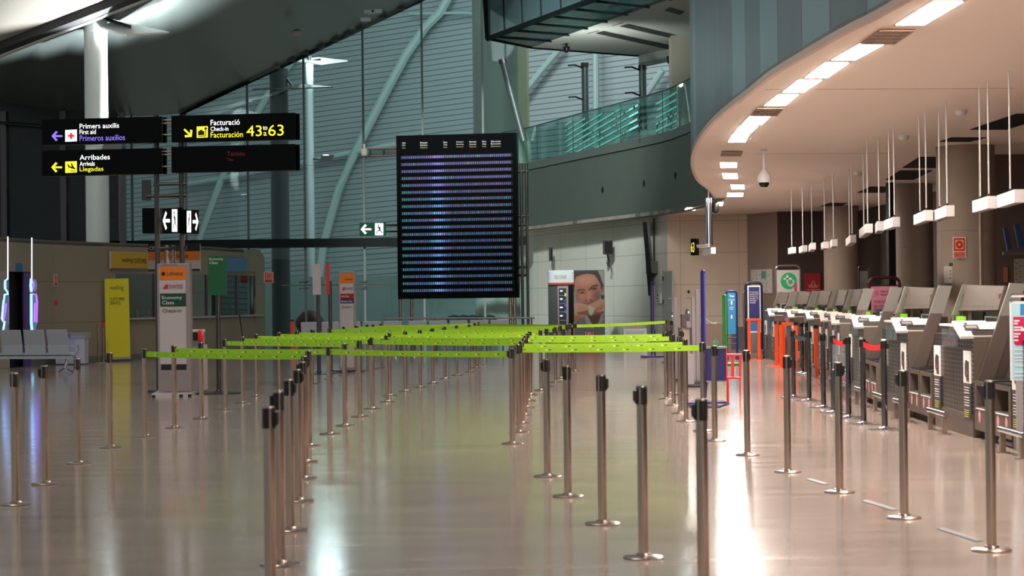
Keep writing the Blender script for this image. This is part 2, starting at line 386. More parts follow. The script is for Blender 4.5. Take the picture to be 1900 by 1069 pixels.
# ---- ceiling lights and grilles
E_PANEL = mat('light_panel_glow', (255, 255, 255), emit=90, ecol=(255, 243, 233))
def ceil_quad(bm, q, z, t=.03, inset=0):
    bl, br, yb, tl, tr, yt = q
    pts = [G(bl, yb, z), G(br, yb, z), G(tr, yt, z), G(tl, yt, z)]
    c = sum(pts, Vector()) / 4; pts = [c + (p - c) * (1 + inset) for p in pts]
    return prism(bm, pts, (0, 0, t))
panels = [(1658, 1713, 51, 1732, 1792, 5), (1540, 1586, 115, 1595, 1644, 84), (1491, 1536, 147.5, 1531, 1578, 118.5), (1450, 1492, 174.5, 1482, 1528, 150), (1416, 1457, 199, 1444, 1484, 177.5),
    (1375.5, 1415, 233.5, 1390, 1431, 218), (1360, 1393, 250, 1373, 1409, 235), (1350, 1384, 266, 1358, 1392, 251), (1336, 1368, 313, 1335, 1368, 303), (1342, 1370, 333, 1339, 1368, 323), (1357, 1382, 352.5, 1355, 1381, 344), (1348, 1379, 366, 1349, 1380, 359.5), (1308, 1341, 383, 1312, 1343, 376), (1268, 1290, 391.5, 1274, 1294, 386.5)]
def panel_light(pts, label):
    c = sum(pts, Vector()) / 4; t = thing('ceiling_light', label, 'light', (c.x, c.y, ZC - .02), 'ceiling light panels along the curved edge')
    big = [c + (p - c) * 1.04 for p in pts]
    obj('frame', prism(B(), [p + Vector((0, 0, .016)) for p in big], (0, 0, .004)), COPPER, t)
    obj('diffuser', prism(B(), [c + (p - c) * .92 + Vector((0, 0, .012)) for p in pts], (0, 0, .003)), E_PANEL, t)
for i, q in enumerate(panels):
    bl, br, yb, tl, tr, yt = q; z = ZC - .02
    pts = [G(bl, yb, z), G(br, yb, z), G(tr, yt, z), G(tl, yt, z)]
    panel_light(pts, 'white glowing ceiling panel along the curved soffit edge, %s counted from the camera' % ORD[i + 1])
for i, y in enumerate((16.6, 14.4, 11.0, 9.0, 6.5, 4.0, 1.5, -1.0)):
    z = ZC - .02; ln = 1.5; xx = 3.5 + (16.6 - y) * .052
    panel_light([Vector((xx + .08, y - ln / 2, z)), Vector((xx + .36, y - ln / 2, z)), Vector((xx + .28, y + ln / 2, z)), Vector((xx, y + ln / 2, z))], 'white glowing ceiling panel overhead, nearest in view at the top of the picture' if i == 0 else 'white glowing ceiling panel overhead in front of the camera, %s from the picture' % ORD[i])
for i, (q, lab) in enumerate([((1598, 1660, 82, 1632, 1698, 57), 'dark slatted ceiling grille between the two nearest glowing panels'), ((1393, 1442, 215, 1405, 1455, 201), 'dark slatted ceiling grille midway along the row of glowing panels'), ((1337, 1375, 289.6, 1339, 1378, 282), 'small slatted ceiling grille where the curved row of panels turns')]):
    c = G((q[0] + q[1] + q[3] + q[4]) / 4, (q[2] + q[5]) / 2, ZC)
    t = thing('ceiling_grille', lab, 'vent', (c.x, c.y, ZC - .03), 'slatted ceiling grilles')
    obj('backing', ceil_quad(B(), q, ZC - .012, .01), BLACKM, t)
    bl, br, yb, tl, tr, yt = q; bm = B(); A, Bq, Cq, D = G(bl, yb, ZC - .03), G(br, yb, ZC - .03), G(tr, yt, ZC - .03), G(tl, yt, ZC - .03)
    for k in range(15):
        f = k / 14; tube(bm, [A.lerp(Bq, f), D.lerp(Cq, f)], .005, 4)
    for k in range(5): f = k / 4; tube(bm, [A.lerp(D, f), Bq.lerp(Cq, f)], .005, 4)
    obj('slats', bm, COPPER, t)
# ceiling openings as flat black sheets, their inner shade put into the colour
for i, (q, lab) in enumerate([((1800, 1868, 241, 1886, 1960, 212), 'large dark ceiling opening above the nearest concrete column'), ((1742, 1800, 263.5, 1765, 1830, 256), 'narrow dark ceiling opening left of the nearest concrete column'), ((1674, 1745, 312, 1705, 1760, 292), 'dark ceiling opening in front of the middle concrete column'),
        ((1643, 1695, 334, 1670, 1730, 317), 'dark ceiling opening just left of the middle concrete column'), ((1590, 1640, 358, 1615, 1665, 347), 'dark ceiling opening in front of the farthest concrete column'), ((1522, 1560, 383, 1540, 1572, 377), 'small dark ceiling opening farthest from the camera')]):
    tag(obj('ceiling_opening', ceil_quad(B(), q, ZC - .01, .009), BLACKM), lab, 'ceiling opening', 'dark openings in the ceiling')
for q, lab in [((1668, 1686, 255, 1670, 1688, 249), 'small white smoke detector on the ceiling between the columns'), ((1777, 1789, 208, 1780, 1792, 202), 'small white smoke detector near the dark ceiling opening'), ((1587, 1596, 322, 1588, 1597, 317), 'tiny white smoke detector beside the hanging rods')]:
    c = G((q[0] + q[1]) / 2, (q[2] + q[5]) / 2, ZC); o = obj('smoke_detector', lathe(B(), [(.04, -.07), (.07, -.05), (.08, -.02), (.08, 0)], tuple(c), 20), WHITE, smooth=True); tag(o, lab, 'smoke detector', 'ceiling smoke detectors')
# access seams on the ceiling
for i, (x1, y1, x2, y2) in enumerate([(1420, 166, 1880, 164), (1400, 286, 1660, 284)]):
    a, b = G(x1, y1, ZC - .002), G(x2, y2, ZC - .002); o = obj('trim_%d' % (10 + i), prism(B(), [a, b, b + Vector((0, .025, 0)), a + Vector((0, .025, 0))], (0, 0, .003)), mat('seam', (150, 132, 118), .8)); o['kind'] = 'structure'

# ---- left: low beige block with counter windows
LW = [(-15.5, 44), (-12.1, 50.4), (-11.45, 54.0), (-10.6, 56.0), (-9.7, 58.2), (-8.6, 61.7), (-7.75, 66.5)]
LWALL = tile_mat('beige_panel_wall', (152, 139, 118), (142, 130, 110), 1.2, 1.03)
def wallseg(x):
    """plane of the beige wall segment seen at pixel column x"""
    for a, b in zip(LW, LW[1:]):
        if b[0] / b[1] * F + 950 >= x: return through(a, b)
    return through(LW[-2], LW[-1])
def lw_strip(i, j, z0, z1, m, name, t=.25): return struct(name, strip(LW[i:j + 1], z0, z1, t, -1), m)
# front wall with a doorway in the first stretch and a long window in the far stretch
pl0 = through(LW[0], LW[1]); d0 = pl0.hit(17, 560); d1 = through(LW[1], LW[2]).hit(57, 560)
lw_strip(0, 6, 2.3, 3.1, LWALL, 'wall_left_upper')
struct('wall_left_first', strip([LW[0], (d0.x, d0.y)], 0, 2.3, .25, -1), LWALL)
w0 = wallseg(215).hit(215, 560)
struct('wall_left_middle', strip([(d1.x, d1.y), LW[2], LW[3], (w0.x, w0.y)], 0, 2.3, .25, -1), LWALL)
struct('wall_left_counter', strip([(w0.x, w0.y), LW[4], LW[5], LW[6]], 0, 1.08, .25, -1), LWALL)
struct('baseboard_left', strip([(d1.x + .0, d1.y - .03)] + [(p[0] + .015, p[1] - .03) for p in LW[2:]], 0, .16, .03, -1), mat('grey_skirting', (104, 102, 98), .5))
tag(obj('counter_ledge', strip([(w0.x + .1, w0.y - .1)] + [(p[0] + .1, p[1] - .06) for p in LW[4:]], 1.08, 1.12, .4, -1), LGREY), 'pale ledge running under the service windows of the beige block', 'ledge')
w = obj('window_1', strip([(w0.x, w0.y), LW[4], LW[5], LW[6]], 1.12, 2.3, .02, -1), glass('counter_glass', (.45, .62, .6), .06)); w['kind'] = 'structure'
for x in (286, 345, 384, 440, 473):
    pl = wallseg(x); h = pl.hit(x, 560); o = obj('window_frame', box(B(), h.x - .03, h.x + .03, h.y - .04, h.y + .04, 1.12, 2.3), DSTEEL, w)
# dim office behind the windows and the dark room behind the doorway
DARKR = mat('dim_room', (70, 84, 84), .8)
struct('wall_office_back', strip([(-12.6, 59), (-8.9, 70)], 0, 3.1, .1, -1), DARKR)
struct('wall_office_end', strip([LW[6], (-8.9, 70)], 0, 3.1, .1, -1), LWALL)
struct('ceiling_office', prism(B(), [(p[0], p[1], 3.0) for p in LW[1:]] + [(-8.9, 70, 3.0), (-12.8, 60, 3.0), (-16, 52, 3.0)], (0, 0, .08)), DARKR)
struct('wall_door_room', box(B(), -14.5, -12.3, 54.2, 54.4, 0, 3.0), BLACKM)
# rounded end pier of the block
r = .5; pe = LW[6]; bm = B()
a0 = P(484, 640, 66.5)
for seg in ((438, 470, 496, 640),):
    pass
pier = Plane(LW[5], (LW[6][0] - LW[5][0], LW[6][1] - LW[5][1])).shift(.03)
pts = [(454, 463)] + [(470 + 21 * math.sin(k * math.pi / 16), 484 - 21 * math.cos(k * math.pi / 16)) for k in range(9)] + [(492, 655), (474, 655), (474, 505), (454, 503)]
o = obj('trim_20', poly_px(B(), pts, pier, .5), LWALL); o['kind'] = 'structure'

# ---- glazed facade with the dark end wall
YF = 75.0
fp = facing(YF)
window = obj('window_2', box(B(), -15, .6, YF, YF + .02, 0, 14), glass('facade_glass', (.86, .93, .93), .03, .01)); window['kind'] = 'structure'
MULL = mat('mullion_grey', (104, 112, 112), .5, .2)
for x in (245, 345, 460, 565, 675, 785, 897):
    p = fp.hit(x, 300); obj('mullion', box(B(), p.x - .035, p.x + .035, YF - .1, YF + .03, 0, 13.5), MULL, window)
a = fp.hit(350, 448); b = fp.hit(985, 441)
obj('transom', box(B(), -14.5, .6, YF - .3, YF + .1, 3.38, 3.68), mat('dark_beam', (24, 30, 32), .6, spec=.1), window)
for x in (565, 675):
    for y in (455, 524, 536):
        p = fp.hit(x - 9, y); obj('glass_clamp', tube(B(), [(p.x, YF - .15, p.z), (p.x + .33, YF - .15, p.z + .02)], .03, 8), CHROME, window)
p = fp.hit(600, 529); obj('handrail', tube(B(), [(-8, YF - .3, p.z), (-4.2, YF - .3, p.z)], .02, 8), CHROME, window)
struct('wall_facade_dark', box(B(), -24, -13.6, YF - .3, YF, 0, 9), mat('night_glass_wall', (16, 22, 26), .25))
for i, x in enumerate((8, 118, 228)):
    p = facing(YF - .4).hit(x, 320); tag(obj('dark_mullion', box(B(), p.x - .1, p.x + .1, YF - .52, YF - .32, 2.5, 8.2), DSTEEL), ['dark steel mullion at the far left edge of the hall', 'dark steel mullion left of the lit white column', 'dark steel mullion right of the lit white column'][i], 'mullion', 'dark mullions above the beige block')
tag(obj('dark_crossbar', tube(B(), [P(0, 228, YF - .8), P(75, 233, YF - .8)], .05, 8), DSTEEL), 'dark horizontal bar high at the left edge', 'bar')

# ---- outer hall beyond the glass: slatted cladding and pale arched ribs
def slat_mat():
    m = mat('slatted_cladding', (92, 132, 136), .5, .2); N = NT(m); b = m.node_tree.nodes['Principled BSDF']
    tc = N.n('ShaderNodeTexCoord'); sp = N.n('ShaderNodeSeparateXYZ'); N.l(tc.outputs['Object'], sp.inputs[0])
    s = N.math('ADD', N.math('MULTIPLY', sp.outputs['Z'], 1.0), N.math('MULTIPLY', sp.outputs['X'], -.055))
    f = N.math('FRACT', N.math('MULTIPLY', s, 1 / .27)); g = N.math('LESS_THAN', f, .15)
    mx = N.n('ShaderNodeMix', data_type='RGBA'); N.l(g, mx.inputs['Factor']); mx.inputs['A'].default_value = lin((134, 148, 150)); mx.inputs['B'].default_value = lin((62, 84, 88)); N.l(mx.outputs['Result'], b.inputs['Base Color']); return m
HL, HR = (-30, 128), (12, 100)
struct('wall_outer_hall', strip([HL, HR], 0, 30, .3, -1), slat_mat())
hp = through(HL, HR).shift(.6)
RIB = mat('pale_rib', (140, 165, 163), .5)
ribs = [([(835, -10), (818, 22), (790, 50), (755, 100), (722, 160), (690, 222), (655, 290), (630, 350), (612, 410), (600, 455), (592, 520), (588, 620)], 'long pale arched rib sweeping behind the glass left of the flight board', 1.0),
    ([(545, 110), (500, 170), (455, 250), (412, 330), (385, 400), (362, 470), (350, 560)], 'pale arched rib seen behind the hanging direction signs', .8),
    ([(1040, 90), (1010, 125), (970, 175), (930, 228), (905, 262), (880, 310)], 'pale arched rib behind the slanting mast of the mezzanine', .7),
    ([(1230, 130), (1190, 190), (1160, 240), (1130, 300)], 'pale arched rib behind the right end of the mezzanine glass', .7),
    ([(330, 345), (420, 330), (540, 306), (640, 286), (735, 268)], 'pale horizontal rib crossing behind the glass left of the flight board', .6),
    ([(760, 26), (860, 24), (900, 26)], 'short pale ledge at the top of the far hall', .3)]
for pts, lab, wd in ribs:
    bm = B(); q = [hp.hit(*p) for p in pts]; tube(bm, q, wd / 2 * .48, 8); tag(obj('arched_rib', bm, RIB, smooth=True), lab, 'roof rib', 'pale ribs of the far hall')
tag(obj('tall_mullion', tube(B(), [hp.hit(1105, 60), hp.hit(1107, 330)], .15, 8), RIB), 'pale upright rib behind the middle of the mezzanine glass', 'roof rib')
struct('wall_outer_low', box(B(), -18, 4, 96, 96.3, 0, 2.6), mat('outer_low_wall', (92, 116, 113), .7))

# ---- roofs
ROOF = mat('dark_metal_roof', (120, 128, 126), .32, .35, noise=.05, nscale=1)
def loft(A, Bq, t, n=1):
    bm = B(); a = [bm.verts.new(p) for p in A]; b = [bm.verts.new(p) for p in Bq]; a2 = [bm.verts.new(p + Vector((0, 0, t))) for p in A]; b2 = [bm.verts.new(p + Vector((0, 0, t))) for p in Bq]
    for i in range(len(A) - 1):
        bm.faces.new((a[i], a[i + 1], b[i + 1], b[i])); bm.faces.new((a2[i], a2[i + 1], b2[i + 1], b2[i])); bm.faces.new((a[i], a[i + 1], a2[i + 1], a2[i])); bm.faces.new((b[i], b[i + 1], b2[i + 1], b2[i]))
    bm.faces.new((a[0], b[0], b2[0], a2[0])); bm.faces.new((a[-1], b[-1], b2[-1], a2[-1])); return bm
low = [(-60, 176), (0, 190), (80, 203), (150, 211), (220, 215), (290, 215), (333, 211), (420, 170), (505, 131), (640, 67), (780, 0), (900, -58), (1010, -112)]
LA = [P(x, y, YF) for x, y in low]; LB = [P(x, 100 - .385 * x, 60) for x, y in low]
struct('roof', loft(LA, LB, .3), ROOF, True)
o = obj('trim_30', loft([P(x, y + 5, YF - .2) for x, y in low[6:]], [P(x, y - 3, YF - .2) for x, y in low[6:]], .05), MULL); o['kind'] = 'structure'
tag(obj('roof_beam', loft([p + Vector((0, -.1, -.05)) for p in LB[:8]], [p + Vector((0, -.35, .05)) for p in LB[:8]], .24), mat('beam_dark', (44, 42, 44), .5)), 'dark roof beam crossing the upper left corner', 'beam')
tag(obj('beam_lit_edge', loft([p + Vector((0, .12, -.09)) for p in LB[:8]], [p + Vector((0, -.1, -.07)) for p in LB[:8]], .03), WHITE), 'thin white strip imitating the lit lower edge of the dark roof beam', 'lit edge strip')  # lit edge of the beam put into a white strip
LC = [Vector((p.x - .5, 44, p.z + 3.2)) for p in LB]; LB2 = [p + Vector((0, -.3, .27)) for p in LB]
struct('roof_near', loft(LB2[:9], LC[:9], .3), mat('cream_roof', (176, 166, 156), .6))
bm = B()
BR = mat('roof_bracket', (70, 74, 76), .4, .6)
for i, (x, y) in enumerate([(513, 127), (540, 113), (565, 101), (595, 88), (622, 75), (645, 64), (668, 54), (712, 33), (745, 17), (783, -1)]):
    p = P(x, y - 2, YF - .5); t = tag(obj('roof_bracket', box(box(B(), p.x - .14, p.x + .14, p.y - .1, p.y + .1, p.z - .05, p.z + .05), p.x - .05, p.x + .05, p.y - .05, p.y + .05, p.z - .02, p.z + .2), BR), 'small steel bracket along the sloping roof edge, %s from the lower end' % ORD[i], 'bracket', 'brackets along the roof edge')
# flood cluster and dome cameras under the roof
rp = P(685, 22, 70)
t = thing('roof_spot_cluster', 'small cluster of pale spotlights under the dark roof near the top edge', 'light', rp)
for dx, dz in ((0, 0), (.25, .02), (-.12, -.25)): obj('lamp_head', box(B(), rp.x + dx - .16, rp.x + dx + .16, rp.y - .1, rp.y + .1, rp.z + dz - .05, rp.z + dz + .05), WHITE, t)
for (x, y), lab in [((459, 26), 'round grey speaker dome under the roof, left one'), ((551, 60), 'round grey speaker dome under the roof, right one')]:
    p = P(x, y, 69); tag(obj('roof_dome', lathe(B(), [(.02, -.16), (.12, -.12), (.17, -.02), (.17, .03), (.06, .1)], tuple(p), 20), GREYP, smooth=True), lab, 'dome', 'domes under the roof')

# ---- columns with reflector wings lit by floodlights
WCOL = mat('white_column', (218, 224, 222), .4)
def lamp_column(x, ytop, Y, r, m, label, lit, refl=None, flood=None, power=0):
    c = P(x, 400, Y); top = P(x, ytop, Y).z
    t = thing('lamp_column', label, 'column', (c.x, Y, 0), 'round columns with lamp wings')
    obj('shaft', lathe(B(), [(r, 0), (r, top * .62), (r - .02, top * .62 + .02), (r, top * .62 + .04), (r, top - .35), (r * 1.03, top - .34), (r * 1.03, top)], (c.x, Y, 0), 40), m, t, True)
    obj('capital', lathe(B(), [(r * .55, 0), (r * .55, .35), (r * .3, .4), (r * .25, 1.1)], (c.x, Y, top), 20), DSTEEL, t, True)
    if refl:
        q = [P(px, py, Y + dy) for px, py, dy in refl]; obj('reflector_wing', prism(B(), q, (0, 0, .05)), WHITE if lit else DSTEEL, t)  # wing white if lit, its shade put into dark steel if not
        obj('wing_arm', tube(B(), [(c.x, Y, top + .1), (q[0] + q[2]) / 2 + Vector((0, 0, .08))], .05, 8), DSTEEL, t)
    if flood:
        f = P(flood[0], flood[1], Y - .4); fl = obj('floodlight', prism(B(), [f + Vector(v) for v in ((-.25, -.15, -.2), (.3, -.15, -.12), (.4, -.15, .12), (-.15, -.15, .1))], (0, .35, 0)), DSTEEL, t)
        obj('flood_arm', tube(B(), [(c.x, Y, f.z), f + Vector((0, 0, -.1))], .04, 8), DSTEEL, t)
        obj('flood_lens', lathe(B(), [(.02, .1), (.13, .11), (.13, .13), (.02, .135)], tuple(f + Vector((.05, 0, 0))), 16), mat('flood_lens', (255, 255, 255), emit=14, ecol=(225, 250, 250)), fl)
    return t
lamp_column(181, 37, 60.6, .325, WCOL, 'lit white round column behind the direction signs with a glowing wing', True,
    [(172, 49, 0), (235, 67, -1.0), (314, 62, -.4), (222, 43, .8)], (204, 274))
lamp_column(520, 128, 88, .375, mat('unlit_column', (52, 60, 62), .5), 'dark round column standing beyond the glass behind the yellow check-in sign', False,  # same kind of white column, its unlit shade put into a dark colour
    [(468, 167, 0), (540, 166, -1.5), (618, 163, -.4), (560, 158, 1)])
lamp_column(577, 118, 98, .17, mat('far_column', (150, 168, 168), .4), 'slim brightly lit white column in the far hall right of the dark column', True,
    [(545, 113, 0), (595, 121, -1.5), (645, 114, -.4), (590, 108, 1)], (603, 293))
f1 = P(204, 270, 61.0); lamp('flood_near', 'SPOT', f1 + Vector((.9, -.1, -.2)), 2400, (.9, 1, 1), P(214, 90, 60.7), spot_size=1.9, spot_blend=.6, shadow_soft_size=.15)
lamp('wing_glow_near', 'SPOT', P(255, 100, 60.3), 3200, (.92, 1, .98), P(240, 40, 60.6), spot_size=2.2, spot_blend=1, shadow_soft_size=.2)  # extra unseen lamp added under the wing to brighten it
lamp('flood_far', 'SPOT', P(600, 285, 97) + Vector((0, -.5, .3)), 7000, (.88, 1, 1), P(581, 110, 97.5), spot_size=.45, spot_blend=.8, shadow_soft_size=.2)
lamp('hall_glow', 'POINT', P(592, 125, 99.5), 520, (.85, 1, 1), shadow_soft_size=.9)  # unseen point lamp added for the glow round the slim column
lamp('hall_fill_left', 'AREA', (-8, 90, 19), 2000, (.93, 1, 1), (-6, 112, 8), size=10)
lamp('hall_fill_right', 'AREA', (4, 88, 20), 1700, (.93, 1, 1), (2, 106, 9), size=10)
# ================================================================ MEZZANINE
BG = glass('balustrade_glass', (.66, .84, .8), .05, .02, .08, (60, 120, 112))
gl = [Vector((p[0] + .06, p[1] + .04)) for p in fas]
seg = strip(gl, 6.2, 7.4, .025)
bal = thing('glass_balustrade', 'curved green glass balustrade on top of the mezzanine fascia', 'balustrade', (3.3, 65, 6.2))
obj('glass_sheet', seg, BG, bal, True)
obj('top_rail', tube(B(), [(p[0], p[1], 7.42) for p in gl], .02, 6), mat('rail_green', (40, 70, 66), .3), bal)
for f in (.15, .32, .5, .68, .84):
    i = int(f * (len(gl) - 1)); p = gl[i]; q = gl[i + 1]
    obj('glass_joint', tube(B(), [(p[0], p[1], 6.2), (p[0], p[1], 7.4)], .012, 5), mat('joint_dark', (20, 50, 46), .4), bal)
struct('mezzanine_floor', prism(B(), [(p[0] + .3, p[1] + .05, 6.0) for p in fas] + [(-.4, 90, 6), (10, 90, 6), (10, 56, 6)], (0, 0, .15)), FASC)
# glowing dash rows added behind the balustrade, imitating a reflection in its glass
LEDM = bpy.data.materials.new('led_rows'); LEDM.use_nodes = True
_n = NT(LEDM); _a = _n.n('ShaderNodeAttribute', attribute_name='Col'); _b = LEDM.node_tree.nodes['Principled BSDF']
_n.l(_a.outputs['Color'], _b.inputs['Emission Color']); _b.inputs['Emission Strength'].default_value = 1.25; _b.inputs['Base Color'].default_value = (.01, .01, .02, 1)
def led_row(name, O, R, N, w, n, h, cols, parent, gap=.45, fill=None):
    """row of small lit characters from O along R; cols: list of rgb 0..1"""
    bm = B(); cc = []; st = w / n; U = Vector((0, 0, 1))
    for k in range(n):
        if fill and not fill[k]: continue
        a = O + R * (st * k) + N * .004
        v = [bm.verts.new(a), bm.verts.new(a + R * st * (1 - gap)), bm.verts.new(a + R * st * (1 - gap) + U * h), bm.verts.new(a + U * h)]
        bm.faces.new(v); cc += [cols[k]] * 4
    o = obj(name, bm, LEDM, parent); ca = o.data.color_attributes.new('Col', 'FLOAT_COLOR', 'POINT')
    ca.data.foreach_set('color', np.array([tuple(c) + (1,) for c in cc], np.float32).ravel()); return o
RAILY = ([980, 1085, 1160, 1190, 1250, 1280], [235, 212, 192, 183, 160, 140])
def reflection_rows(p0, p1, rows, z0, dz, label, n, x0, x1):
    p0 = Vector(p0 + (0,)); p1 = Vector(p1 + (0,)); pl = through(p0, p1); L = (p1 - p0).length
    t = thing('reflected_dashes', label, 'screen', p0 + Vector((0, 0, 6.15)), 'imitated reflections in the mezzanine glass')
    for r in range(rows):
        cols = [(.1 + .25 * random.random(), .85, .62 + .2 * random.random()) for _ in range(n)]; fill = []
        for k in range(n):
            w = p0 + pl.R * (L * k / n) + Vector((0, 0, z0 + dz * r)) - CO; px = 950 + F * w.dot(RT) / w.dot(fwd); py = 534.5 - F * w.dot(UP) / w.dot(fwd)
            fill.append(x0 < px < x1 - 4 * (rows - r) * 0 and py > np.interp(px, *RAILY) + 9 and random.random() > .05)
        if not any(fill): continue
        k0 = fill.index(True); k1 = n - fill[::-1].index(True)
        obj('row_backing', obox(B(), p0 + pl.R * (L * k0 / n) + Vector((0, 0, z0 + dz * r - .02)) - pl.N * .004, pl.R, pl.U, pl.N, L * (k1 - k0) / n, .1, .02), mat('reflection_backing', (14, 40, 42), .4), t)
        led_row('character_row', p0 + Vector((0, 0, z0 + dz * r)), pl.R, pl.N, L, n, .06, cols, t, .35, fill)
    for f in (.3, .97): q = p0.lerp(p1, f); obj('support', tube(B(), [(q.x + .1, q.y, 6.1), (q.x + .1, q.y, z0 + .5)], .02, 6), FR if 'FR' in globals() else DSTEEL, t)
reflection_rows((2.05, 80.0), (3.75, 62.9), 11, 6.5, .2, 'green glowing dashes imitating a reflection in the middle of the mezzanine glass', 90, 1042, 1216)
reflection_rows((4.2, 67.3), (4.75, 61.2), 6, 6.3, .2, 'small green glowing dashes imitating a reflection at the right end of the mezzanine glass', 24, 1216, 1272)
# canopy with glazed side and pale soffit
CT = glass('canopy_glass', (.6, .75, .78), .1, .05, .6, (124, 154, 160)); CD = glass('canopy_lower_glass', (.45, .6, .58), .08, .03, .4, (70, 100, 92))  # pale haze of light in the panes put into the glass colour
zs = 9.6
e1 = [G(905, 72, zs + .55), G(1010, 36, zs + .55), G(1135, -8, zs + .55), G(1260, -60, zs + .55)]
e2 = [G(986, 88, zs), G(1060, 62, zs), G(1240, 0, zs), G(1330, -32, zs)]
can = thing('glazed_canopy', 'glass sided upper bridge jutting out above the mezzanine', 'canopy', tuple(e2[0]))
topz = 15
obj('upper_glass', loft([e1[0], e1[-1]], [Vector((e1[0].x - .12, e1[0].y, topz)), Vector((e1[-1].x - .12, e1[-1].y, topz))], .03), CT, can)
obj('lower_glass', loft([e1[0], e1[-1]], [e2[0], e2[-1]], .03), CD, can)
FR = mat('canopy_frame', (22, 34, 36), .6, spec=.1)
bm = B(); tube(bm, [e1[0], e1[-1]], .09, 8)
d = (e1[-1] - e1[0]).normalized()
tube(bm, [e1[0], e1[0] + Vector((-.25, -.1, 5))], .09, 8)
obj('edge_frame', bm, FR, can)
for k in range(1, 9):
    p = e1[0] + d * k * 1.75; obj('rib', tube(B(), [p, p + Vector((-.12, 0, 5))], .035, 6), FR, can)
for k in range(0, 9):
    p = e1[0].lerp(e1[-1], (k + .4) / 9); q = e2[0].lerp(e2[-1], (k + 1.15) / 9); obj('rib', tube(B(), [p + Vector((0, 0, -.02)), q + Vector((0, 0, -.02))], .04, 6), FR, can)
obj('lower_edge', tube(B(), [e1[0], e2[0], G(1185, 103, zs)], .05, 6), BLACKM, can)
obj('soffit', prism(B(), [e2[0], e2[-1], Vector((9, e2[-1].y, zs)), Vector((9, 70.5, zs)), G(1185, 103, zs)], (0, 0, .1)), mat('canopy_soffit', (186, 190, 184), .7), can)
bl = [((1105, 62), (1240, 92), (1256, 87), (1120, 58)), ((1150, 49), (1275, 78), (1283, 72), (1166, 45)), ((1234, 20), (1262, 28), (1270, 22), (1243, 14)), ((1090, 63), (1110, 58), (1112, 57), (1092, 62)), ((1135, 49), (1155, 43), (1157, 42), (1137, 48))]
for q in bl: obj('dark_slot', prism(B(), [G(x, y, zs - .012) for x, y in q], (0, 0, .006)), mat('slot_dark', (44, 48, 46), .6), can)
obj('lip', prism(B(), [G(1185, 103, zs), G(1290, 80, zs), G(1290, 90, zs - .02), G(1185, 113, zs - .02)], (0, 0, -.25)), mat('canopy_lip', (196, 198, 192), .6), can)
tag(obj('stair_pier', box(B(), 5.0, 6.6, 66.5, 67.5, 6, zs), mat('pier_cream', (190, 186, 168), .7)), 'pale wall pier under the canopy at the right end of the mezzanine', 'pier')
p = G(1243, 108, 9.25); tag(obj('dome_camera', lathe(B(), [(.03, -.2), (.09, -.15), (.11, 0), (.11, .06), (.03, .07), (.03, .3)], tuple(p), 16), mat('blue_black', (20, 24, 60), .3), smooth=True), 'small dark blue dome camera under the canopy edge', 'camera')
p = G(1051, 89, 9.45); tag(obj('dome_camera', lathe(B(), [(.03, -.15), (.09, -.1), (.11, 0), (.11, .04), (.04, .05), (.04, .16)], tuple(p), 16), BLACK, smooth=True), 'black dome camera below the canopy soffit', 'camera')
# masts on the mezzanine
def mast(a, b, Y, r, label, clamps=True):
    A, Bq = P(*a, Y), P(*b, Y); t = thing('glass_mast', label, 'mast', tuple(Bq), 'steel masts on the mezzanine')
    obj('mast_tube', tube(B(), [Bq, A], r, 14), mat('mast_grey', (112, 122, 122), .35, .6), t, True); obj('mast_tip', tube(B(), [A, A + (A - Bq).normalized() * .16], r * 1.15, 12), DSTEEL, t)
    if clamps:
        for f in (.02, .45):
            c = A.lerp(Bq, f); obj('spider_clamp', tube(B(), [c, c + Vector((-.35, -.2, .12)), c + Vector((-.6, -.25, .1))], .03, 6), DSTEEL, t)
mast((934, 118), (972, 262), 74.5, .12, 'slanting grey steel mast at the left end of the mezzanine', False)
mast((1085, 125), (1087, 262), 76, .12, 'upright grey steel mast behind the middle of the mezzanine glass')
mast((1192, 130), (1194, 240), 70, .12, 'upright grey steel mast nearest the right end of the mezzanine glass')
pc = P(930, 300, 82); tag(obj('round_pier', lathe(B(), [(.95, 0), (.95, 18)], (pc.x - .1, pc.y, 0), 40), mat('pier_teal', (186, 196, 188), .7), smooth=True), 'broad round grey pier rising behind the flight board', 'pier')
pa = P(973, 300, 79); tag(obj('flat_pier', box(B(), pa.x - .2, pa.x + .2, pa.y, pa.y + .3, 0, 14), mat('brass_grey', (176, 170, 140), .35, .3)), 'narrow yellowish flat pier beside the broad round pier', 'pier')

